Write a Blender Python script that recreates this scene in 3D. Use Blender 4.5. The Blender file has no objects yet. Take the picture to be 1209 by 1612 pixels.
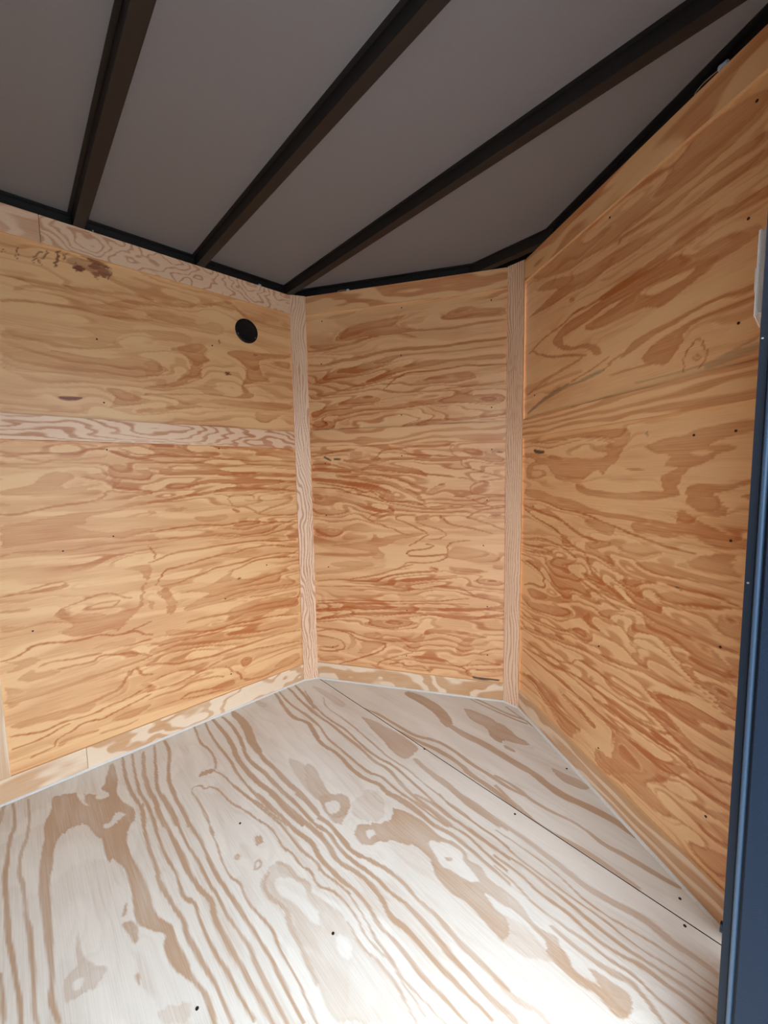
import bpy, bmesh, math, random
import numpy as np
from mathutils import Vector, Matrix

# ------------------------------------------------------------------ camera, sky, exposure
C = bpy.context.scene.collection
scene = bpy.context.scene
H = 1.93                      # height of the plywood
W, D = 0.871, 0.539           # half width of the trailer, depth of the V nose
def cam_basis(yaw, pitch, roll):
    cy, sy, cp, sp = math.cos(yaw), math.sin(yaw), math.cos(pitch), math.sin(pitch)
    fw = Vector((-sy*cp, cy*cp, -sp)); rt = Vector((cy, sy, 0)); up = rt.cross(fw)
    c, s = math.cos(roll), math.sin(roll)
    return rt*c + up*s, up*c - rt*s, fw
cam = bpy.data.cameras.new('camera'); camo = bpy.data.objects.new('camera', cam); C.objects.link(camo)
r_, u_, f_ = cam_basis(0.8231, 0.0949, -0.0179)
camo.matrix_world = Matrix.Translation((0.909, -1.104, 1.0708)) @ Matrix((r_, u_, -f_)).transposed().to_4x4()
cam.sensor_fit = 'VERTICAL'; cam.sensor_height = 36.0; cam.lens = 36.0*635.2/1612
cam.clip_start = 0.01
scene.camera = camo

world = bpy.data.worlds.new('sky'); scene.world = world; world.use_nodes = True
bg = world.node_tree.nodes['Background']
wn = world.node_tree
wt = wn.nodes.new('ShaderNodeTexCoord'); ws = wn.nodes.new('ShaderNodeSeparateXYZ'); wr_ = wn.nodes.new('ShaderNodeValToRGB')
wn.links.new(wt.outputs['Generated'], ws.inputs[0]); wn.links.new(ws.outputs[2], wr_.inputs[0]); wn.links.new(wr_.outputs[0], bg.inputs[0])
we = wr_.color_ramp.elements          # sky dimmed near the horizon to keep upper walls dark, bright overcast above
we[0].position = .0; we[0].color = (.12, .135, .13, 1); we[1].position = .45; we[1].color = (.84, .92, 1.0, 1)
wm = we.new(.13); wm.color = (.16, .19, .20, 1); wm2 = we.new(.23); wm2.color = (.80, .88, .97, 1)
bg.inputs[1].default_value = 5.8
scene.view_settings.view_transform = 'Standard'; scene.view_settings.look = 'None'
scene.view_settings.gamma = 1; scene.view_settings.use_curve_mapping = False
scene.view_settings.exposure = 0.72

# ------------------------------------------------------------------ helpers
def tag(o, label=None, cat=None, group=None, kind=None):
    if label: o['label'] = label
    if cat: o['category'] = cat
    if group: o['group'] = group
    if kind: o['kind'] = kind
    return o
def link(name, me, m, parent=None):
    o = bpy.data.objects.new(name, me); C.objects.link(o)
    if m: me.materials.append(m)
    if parent: o.parent = parent
    return o
def empty(name, label, cat, group=None, loc=(0, 0, 0)):
    o = bpy.data.objects.new(name, None); C.objects.link(o); o.location = loc
    return tag(o, label, cat, group)
def from_bm(name, bm, m, parent=None, smooth=False):
    bmesh.ops.recalc_face_normals(bm, faces=bm.faces[:])
    me = bpy.data.meshes.new(name); bm.to_mesh(me); bm.free()
    if smooth:
        for p in me.polygons: p.use_smooth = True
    return link(name, me, m, parent)
def box(bm, x0, x1, y0, y1, z0, z1, bev=0):
    r = bmesh.ops.create_cube(bm, size=1)
    for v in r['verts']:
        v.co = Vector(((x0+x1)/2+v.co.x*(x1-x0), (y0+y1)/2+v.co.y*(y1-y0), (z0+z1)/2+v.co.z*(z1-z0)))
    if bev:
        es = list({e for v in r['verts'] for e in v.link_edges})
        bmesh.ops.bevel(bm, geom=es, offset=bev, segments=2, affect='EDGES')
def prism(bm, poly, z0, z1):
    a = [bm.verts.new((x, y, z0)) for x, y in poly]; b = [bm.verts.new((x, y, z1)) for x, y in poly]
    n = len(poly)
    bm.faces.new(a); bm.faces.new(b)
    for i in range(n): bm.faces.new((a[i], a[(i+1) % n], b[(i+1) % n], b[i]))
def cyl(bm, p, axis, r, h, seg=24, r2=None):
    m = Matrix.Translation(p) @ Vector((0, 0, 1)).rotation_difference(Vector(axis)).to_matrix().to_4x4()
    return bmesh.ops.create_cone(bm, cap_ends=True, segments=seg, radius1=r, radius2=r if r2 is None else r2, depth=h, matrix=m)

# ------------------------------------------------------------------ materials
def mat(name, col, rough=.5, metal=0, spec=.5, bump=0, bscale=300):
    m = bpy.data.materials.new(name); m.use_nodes = True
    nt = m.node_tree; b = nt.nodes['Principled BSDF']
    b.inputs['Roughness'].default_value = rough; b.inputs['Metallic'].default_value = metal
    b.inputs['Specular IOR Level'].default_value = spec
    tc = nt.nodes.new('ShaderNodeTexCoord'); n = nt.nodes.new('ShaderNodeTexNoise')
    n.inputs['Scale'].default_value = bscale; n.inputs['Detail'].default_value = 4
    nt.links.new(tc.outputs['Object'], n.inputs['Vector'])
    mx = nt.nodes.new('ShaderNodeMix'); mx.data_type = 'RGBA'
    mx.inputs[6].default_value = tuple(c*.86 for c in col)+(1,); mx.inputs[7].default_value = tuple(min(1, c*1.14) for c in col)+(1,)
    nt.links.new(n.outputs[0], mx.inputs[0]); nt.links.new(mx.outputs[2], b.inputs['Base Color'])
    if bump:
        bp = nt.nodes.new('ShaderNodeBump'); bp.inputs['Strength'].default_value = bump; bp.inputs['Distance'].default_value = .001
        nt.links.new(n.outputs[0], bp.inputs['Height']); nt.links.new(bp.outputs[0], b.inputs['Normal'])
    return m
def wood(name, light, dark, stain=(.085, .05, .035), rough=.38, spec=.5):
    """Rotary-cut pine: 'grain' is the late-wood amount, 'stain' the dirt marks, 'gc' metres along/across the grain."""
    m = bpy.data.materials.new(name); m.use_nodes = True
    nt = m.node_tree; L = nt.links; b = nt.nodes['Principled BSDF']
    N = lambda t: nt.nodes.new(t)
    def att(n):
        a = N('ShaderNodeAttribute'); a.attribute_name = n; return a
    g, st, gc = att('grain'), att('stain'), att('gc')
    mp = N('ShaderNodeMapping'); mp.inputs['Scale'].default_value = (7, 420, 1); L.new(gc.outputs['Vector'], mp.inputs[0])
    fib = N('ShaderNodeTexNoise'); fib.inputs['Scale'].default_value = 1; fib.inputs['Detail'].default_value = 5; L.new(mp.outputs[0], fib.inputs['Vector'])
    mp2 = N('ShaderNodeMapping'); mp2.inputs['Scale'].default_value = (2.2, 9, 1); L.new(gc.outputs['Vector'], mp2.inputs[0])
    big = N('ShaderNodeTexNoise'); big.inputs['Scale'].default_value = 1; big.inputs['Detail'].default_value = 3; L.new(mp2.outputs[0], big.inputs['Vector'])
    def math_(op, a, bv):
        n = N('ShaderNodeMath'); n.operation = op
        for i, v in enumerate((a, bv)):
            if isinstance(v, (int, float)): n.inputs[i].default_value = v
            else: L.new(v, n.inputs[i])
        return n.outputs[0]
    f0 = math_('SUBTRACT', fib.outputs[0], .5)
    f1 = math_('ADD', math_('MULTIPLY', g.outputs['Fac'], 1.0), math_('MULTIPLY', f0, .75))
    f2 = math_('ADD', math_('ADD', math_('MULTIPLY', f1, .78), .22), math_('MULTIPLY', math_('SUBTRACT', big.outputs[0], .5), .55))
    cr = N('ShaderNodeValToRGB'); e = cr.color_ramp.elements
    e[0].position = 0; e[0].color = (*[min(.92, c*1.12+.02) for c in light], 1); e[1].position = 1; e[1].color = (*dark, 1)
    em = e.new(.30); em.color = (*light, 1)
    L.new(f2, cr.inputs[0])
    mx = N('ShaderNodeMix'); mx.data_type = 'RGBA'; mx.inputs[7].default_value = (*stain, 1)
    L.new(cr.outputs[0], mx.inputs[6]); L.new(math_('MULTIPLY', st.outputs['Fac'], math_('ADD', math_('MULTIPLY', fib.outputs[0], 1.0), .62)), mx.inputs[0])
    L.new(mx.outputs[2], b.inputs['Base Color'])
    b.inputs['Roughness'].default_value = rough; b.inputs['Specular IOR Level'].default_value = spec
    bp = N('ShaderNodeBump'); bp.inputs['Strength'].default_value = .25; bp.inputs['Distance'].default_value = .0008
    L.new(math_('ADD', fib.outputs[0], g.outputs['Fac']), bp.inputs['Height']); L.new(bp.outputs[0], b.inputs['Normal'])
    return m
M = {
    'wall': wood('pine_plywood_warm', (.88, .55, .28), (.52, .16, .04)),
    'wall_front': wood('pine_plywood_reddish', (.86, .525, .275), (.50, .145, .038)),
    'wall_left': wood('pine_plywood_left', (.88, .55, .28), (.52, .16, .04), stain=(.21, .055, .026)),
    'strip': wood('pine_strip', (.88, .63, .45), (.56, .24, .105)),
    'base': wood('pine_strip_pale', (.84, .67, .50), (.60, .33, .155)),
    'floor': wood('pine_plywood_pale', (.67, .66, .615), (.45, .32, .22), rough=.42),
    'edge': mat('plywood_edge', (.72, .47, .26), .6),
    'shade_edge': mat('shaded_plywood_edge', (.05, .035, .028), .8),  # shadow of the floor joint put into the colour of the sheet edges
    'roof': mat('roof_skin', (.20, .197, .215), .55, .0, .4, bscale=900),
    'steel': mat('black_steel', (.012, .012, .014), .38, 0, .5, .3, 250),
    'bow': mat('dark_primed_steel', (.012, .010, .010), .5, 0, .4, .2, 250),
    'jamb': mat('navy_black_paint', (.0045, .0125, .029), .5, 0, .2, .6, 600),
    'rubber': mat('door_seal_rubber', (.004, .008, .016), .5, 0, .2, .2, 500),
    'bead': mat('navy_glossy_paint', (.03, .065, .12), .3, 0, .6, .5, 600),
    'white': mat('white_plastic', (.93, .93, .89), .4),
    'caulk': mat('white_caulk', (.72, .73, .72), .5, 0, .5, .3, 200),
    'black': mat('black_plastic', (.006, .006, .007), .35, 0, .4),
    'metal': mat('bright_zinc', (.75, .77, .80), .25, 1),
    'nail': mat('dark_nail', (.03, .02, .018), .5, .5),
    'blue': mat('pale_blue_plastic', (.45, .60, .80), .4),
    'wire': mat('tan_wire', (.42, .33, .25), .5),
    'concrete': mat('concrete', (.26, .26, .25), .9, 0, .2, .3, 20),
    'skin': mat('trailer_skin', (.02, .03, .05), .35),
}

# ------------------------------------------------------------------ wood grain
_rng = np.random.RandomState(7)
_tab = _rng.rand(256, 256).astype(np.float32)
def vnoise(x, y, seed=0):
    x = x+seed*17.31; y = y+seed*9.17
    xi = np.floor(x).astype(np.int64); yi = np.floor(y).astype(np.int64)
    fx = x-xi; fy = y-yi; fx = fx*fx*(3-2*fx); fy = fy*fy*(3-2*fy)
    t = lambda a, b: _tab[a & 255, b & 255]
    return (t(xi, yi)*(1-fx)+t(xi+1, yi)*fx)*(1-fy)+(t(xi, yi+1)*(1-fx)+t(xi+1, yi+1)*fx)*fy
def fbm(x, y, seed=0, o=4):
    s = 0; a = .5; n = 0
    for k in range(o):
        s = s+a*vnoise(x*2**k, y*2**k, seed+k*3.7); n += a; a *= .5
    return s/n
def sstep(a, b, x):
    t = np.clip((x-a)/(b-a), 0, 1); return t*t*(3-2*t)
def rings(u, v, seed, n=9, lu=1.1, lv=4.5, k=3.0, tilt=0.0, wd=.30):
    """contour bands of a slowly varying height: u along the grain, v across it"""
    h = fbm(u*lu, v*lv, seed, 4)*n + (v+tilt*u)*k
    h = h+.10*fbm(u*9, v*60, seed+5, 2)
    f = h-np.floor(h)
    w = wd+.45*fbm(u*1.3, v*5, seed+11, 2)
    return sstep(0, .10, f)*(1-sstep(w, w+.22, f))
def smooth_line(P):
    for _ in range(2):
        Q = [P[0]]
        for a, b in zip(P[:-1], P[1:]): Q += [a*.75+b*.25, a*.25+b*.75]
        Q.append(P[-1]); P = np.array(Q)
    return P
def smooth_poly(P):
    for _ in range(2):
        P = np.array([q for a, b in zip(P, np.roll(P, -1, 0)) for q in (a*.8+b*.2, a*.2+b*.8)])
    return P
def paint(u, v, text, grain, stain, soft=.0022):
    """traced figure of the veneer; u, v in metres on the sheet"""
    uf, vf = u.ravel(), v.ravel(); G = grain.ravel(); S = stain.ravel()
    for line in text.strip().split('\n'):
        a = [int(t) for t in line.split()]
        inten, wmm = a[0]/100, a[1]/10000
        P = np.array(a[2:], float).reshape(-1, 2)/1000
        pad = wmm+.02
        lo, hi = P.min(0)-pad, P.max(0)+pad
        idx = np.nonzero((uf > lo[0]) & (uf < hi[0]) & (vf > lo[1]) & (vf < hi[1]))[0]
        if not len(idx): continue
        x, y = uf[idx], vf[idx]
        best = np.full(len(idx), 9.0); t0 = np.zeros(len(idx))
        if wmm == 0:
            Q = smooth_poly(P); ins = np.zeros(len(idx), bool)
            R = np.roll(Q, -1, 0)
        else:
            Q = smooth_line(P); R = Q[1:]; Q = Q[:-1]
        n = len(Q)
        for i in range(n):
            ax, ay = Q[i]; bx, by = R[i]; dx, dy = bx-ax, by-ay; l2 = dx*dx+dy*dy+1e-12
            t = np.clip(((x-ax)*dx+(y-ay)*dy)/l2, 0, 1)
            dd = np.hypot(x-ax-t*dx, y-ay-t*dy)
            nb = dd < best; best = np.where(nb, dd, best); t0 = np.where(nb, (i+t)/n, t0)
            if wmm == 0 and ay != by:
                c = ((ay > y) != (by > y)) & (x < (bx-ax)*(y-ay)/(by-ay)+ax); ins ^= c
        if wmm == 0:
            sd = np.where(ins, best, -best); a_ = sstep(-soft, soft, sd)
            if inten < .25: G[idx] = G[idx]*(1-a_)+inten*a_
            else:
                inner = .82+.18*np.exp(-np.abs(sd)/.006)      # late wood is a little denser along its rim
                G[idx] = np.maximum(G[idx], a_*inten*inner)
        else:
            hw = wmm/2*(.45+.55*np.sqrt(np.clip(np.sin(np.pi*np.clip(t0, .04, .96)), 0, 1)))
            s2 = min(soft, max(wmm*.4, .0009))
            a_ = 1-sstep(hw-s2*.6, hw+s2, best)
            if inten < 0: S[idx] = np.maximum(S[idx], a_*-inten)
            else: G[idx] = np.maximum(G[idx], a_*inten)
    return G.reshape(u.shape), S.reshape(u.shape)

def sheet(name, corners, frame, thick, m, seed, trace=None, base=.5, rp={}, vert=False, g=.004, edge='edge', lines=0, parent=None, warp=.004):
    """A board of real thickness whose face is a fine grid carrying the veneer figure.
    corners: four (u, v) in the plane, frame: (origin, U, V, inward normal)."""
    o, U, V, n = [np.array(a, float) for a in frame]
    c = np.array(corners, float)
    nu = max(2, int(max(np.hypot(*(c[1]-c[0])), np.hypot(*(c[2]-c[3])))/g)); nv = max(2, int(max(np.hypot(*(c[3]-c[0])), np.hypot(*(c[2]-c[1])))/g))
    s, t = np.meshgrid(np.linspace(0, 1, nu+1), np.linspace(0, 1, nv+1), indexing='ij')
    uv = c[0][None, None]*((1-s)*(1-t))[..., None]+c[1]*(s*(1-t))[..., None]+c[2]*(s*t)[..., None]+c[3]*((1-s)*t)[..., None]
    u, v = uv[..., 0], uv[..., 1]
    gu, gv = (v, u) if vert else (u, v)
    wu = u+warp*2*(fbm(gu*18, gv*60, seed+31, 3)-.5 if not vert else 0); wv = v+warp*(fbm(gu*12, gv*45, seed+41, 3)-.5)*(1.6 if not vert else 0)
    grain = rings(gu, gv, seed, **rp)*base; stain = np.zeros_like(grain)
    wu = wu+.011*(vnoise(gv*240, gu*5, seed+3)-.5)*(0 if vert else 1)+.008*(vnoise(gv*90, gu*14, seed+4)-.5)*(0 if vert else 1)   # fibres fray along the grain
    if trace: grain, stain = paint(wu, wv, trace, grain, stain)
    fade = .78+.44*fbm(gu*7, gv*30, seed+61, 3)
    if lines:      # fine growth lines that flow round the large figures
        def blur(a, n, ax):
            a = np.moveaxis(a, ax, 0); c = np.cumsum(np.concatenate([np.repeat(a[:1], n+1, 0), a, np.repeat(a[-1:], n, 0)]), 0)
            return np.moveaxis((c[2*n+1:]-c[:-2*n-1])/(2*n+1), 0, ax)
        B = grain
        for q in (0, 1): B = blur(blur(B, max(2, int(.020/g)), 0), max(2, int(.009/g)), 1)
        hh = B*2.6+gv*26+fbm(gu*1.6, gv*6, seed+71, 4)*6+.25*fbm(gu*14, gv*50, seed+72, 2)
        ff = hh-np.floor(hh); wv_ = .08+.34*fbm(gu*1.5, gv*7, seed+73, 2)
        ln = sstep(0, .10, ff)*(1-sstep(wv_, wv_+.20, ff))
        ln2 = np.exp(-((ff-.97)/.05)**2)          # pale early wood just before each line
        am = lines*sstep(.30, .62, fbm(gu*1.8, gv*9, seed+74, 3))
        grain = grain*fade+am*ln*(1-.75*grain)-am*.45*ln2
    else: grain = grain*fade
    P = o+u[..., None]*U+v[..., None]*V
    P = P.reshape(-1, 3); nb = len(P)
    idx = np.arange(nb).reshape(nu+1, nv+1)
    F = np.stack([idx[:-1, :-1], idx[1:, :-1], idx[1:, 1:], idx[:-1, 1:]], -1).reshape(-1, 4)
    back = np.array([o+a*U+b*V-n*thick for a, b in corners]); P = np.vstack([P, back])
    B = [nb, nb+1, nb+2, nb+3]
    flip = np.dot(np.cross(U, V), n) < 0
    faces = F.tolist()
    sides = [B[::-1], list(idx[:, 0])[::-1]+[B[0], B[1]], list(idx[-1, :])[::-1]+[B[1], B[2]], list(idx[:, -1])+[B[2], B[3]], list(idx[0, :])+[B[3], B[0]]]
    faces += [[int(k) for k in f] for f in sides]
    if flip: faces = [f[::-1] for f in faces]
    me = bpy.data.meshes.new(name); me.from_pydata(P.tolist(), [], faces)
    pad = lambda a: np.concatenate([a.ravel(), np.zeros(4)]).astype(np.float32)
    for nm, arr in (('grain', grain), ('stain', stain)):
        at = me.attributes.new(nm, 'FLOAT', 'POINT'); at.data.foreach_set('value', pad(arr))
    at = me.attributes.new('gc', 'FLOAT_VECTOR', 'POINT')
    k = np.zeros((len(P), 3), np.float32); k[:nb, 0] = gu.ravel()+seed*1.7; k[:nb, 1] = gv.ravel(); k[nb:, 0] = seed
    at.data.foreach_set('vector', k.ravel())
    ob = link(name, me, m, parent); me.materials.append(M[edge])
    mi = np.zeros(len(faces), np.int32); mi[len(F):] = 1; me.polygons.foreach_set('material_index', mi)
    me.update()
    return ob
def rect(u0, u1, v0, v1): return [(u0, v0), (u1, v0), (u1, v1), (u0, v1)]
LB = math.hypot(W, D)
ub = (W/LB, D/LB, 0); uc = (W/LB, -D/LB, 0)
nB = (D/LB, -W/LB, 0); nC = (-D/LB, -W/LB, 0); nA = (1, 0, 0)
def fr(side, off=0.0):
    o, U, n = {'A': ((-W, 0, 0), (0, 1, 0), nA), 'B': ((-W, 0, 0), ub, nB), 'C': ((0, D, 0), uc, nC)}[side]
    o = Vector(o)+Vector(n)*off
    return (tuple(o), U, (0, 0, 1), n)
def on(side, u, z, off=0.0):
    o, U, V, n = fr(side, off); return Vector(o)+Vector(U)*u+Vector((0, 0, z))

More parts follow.
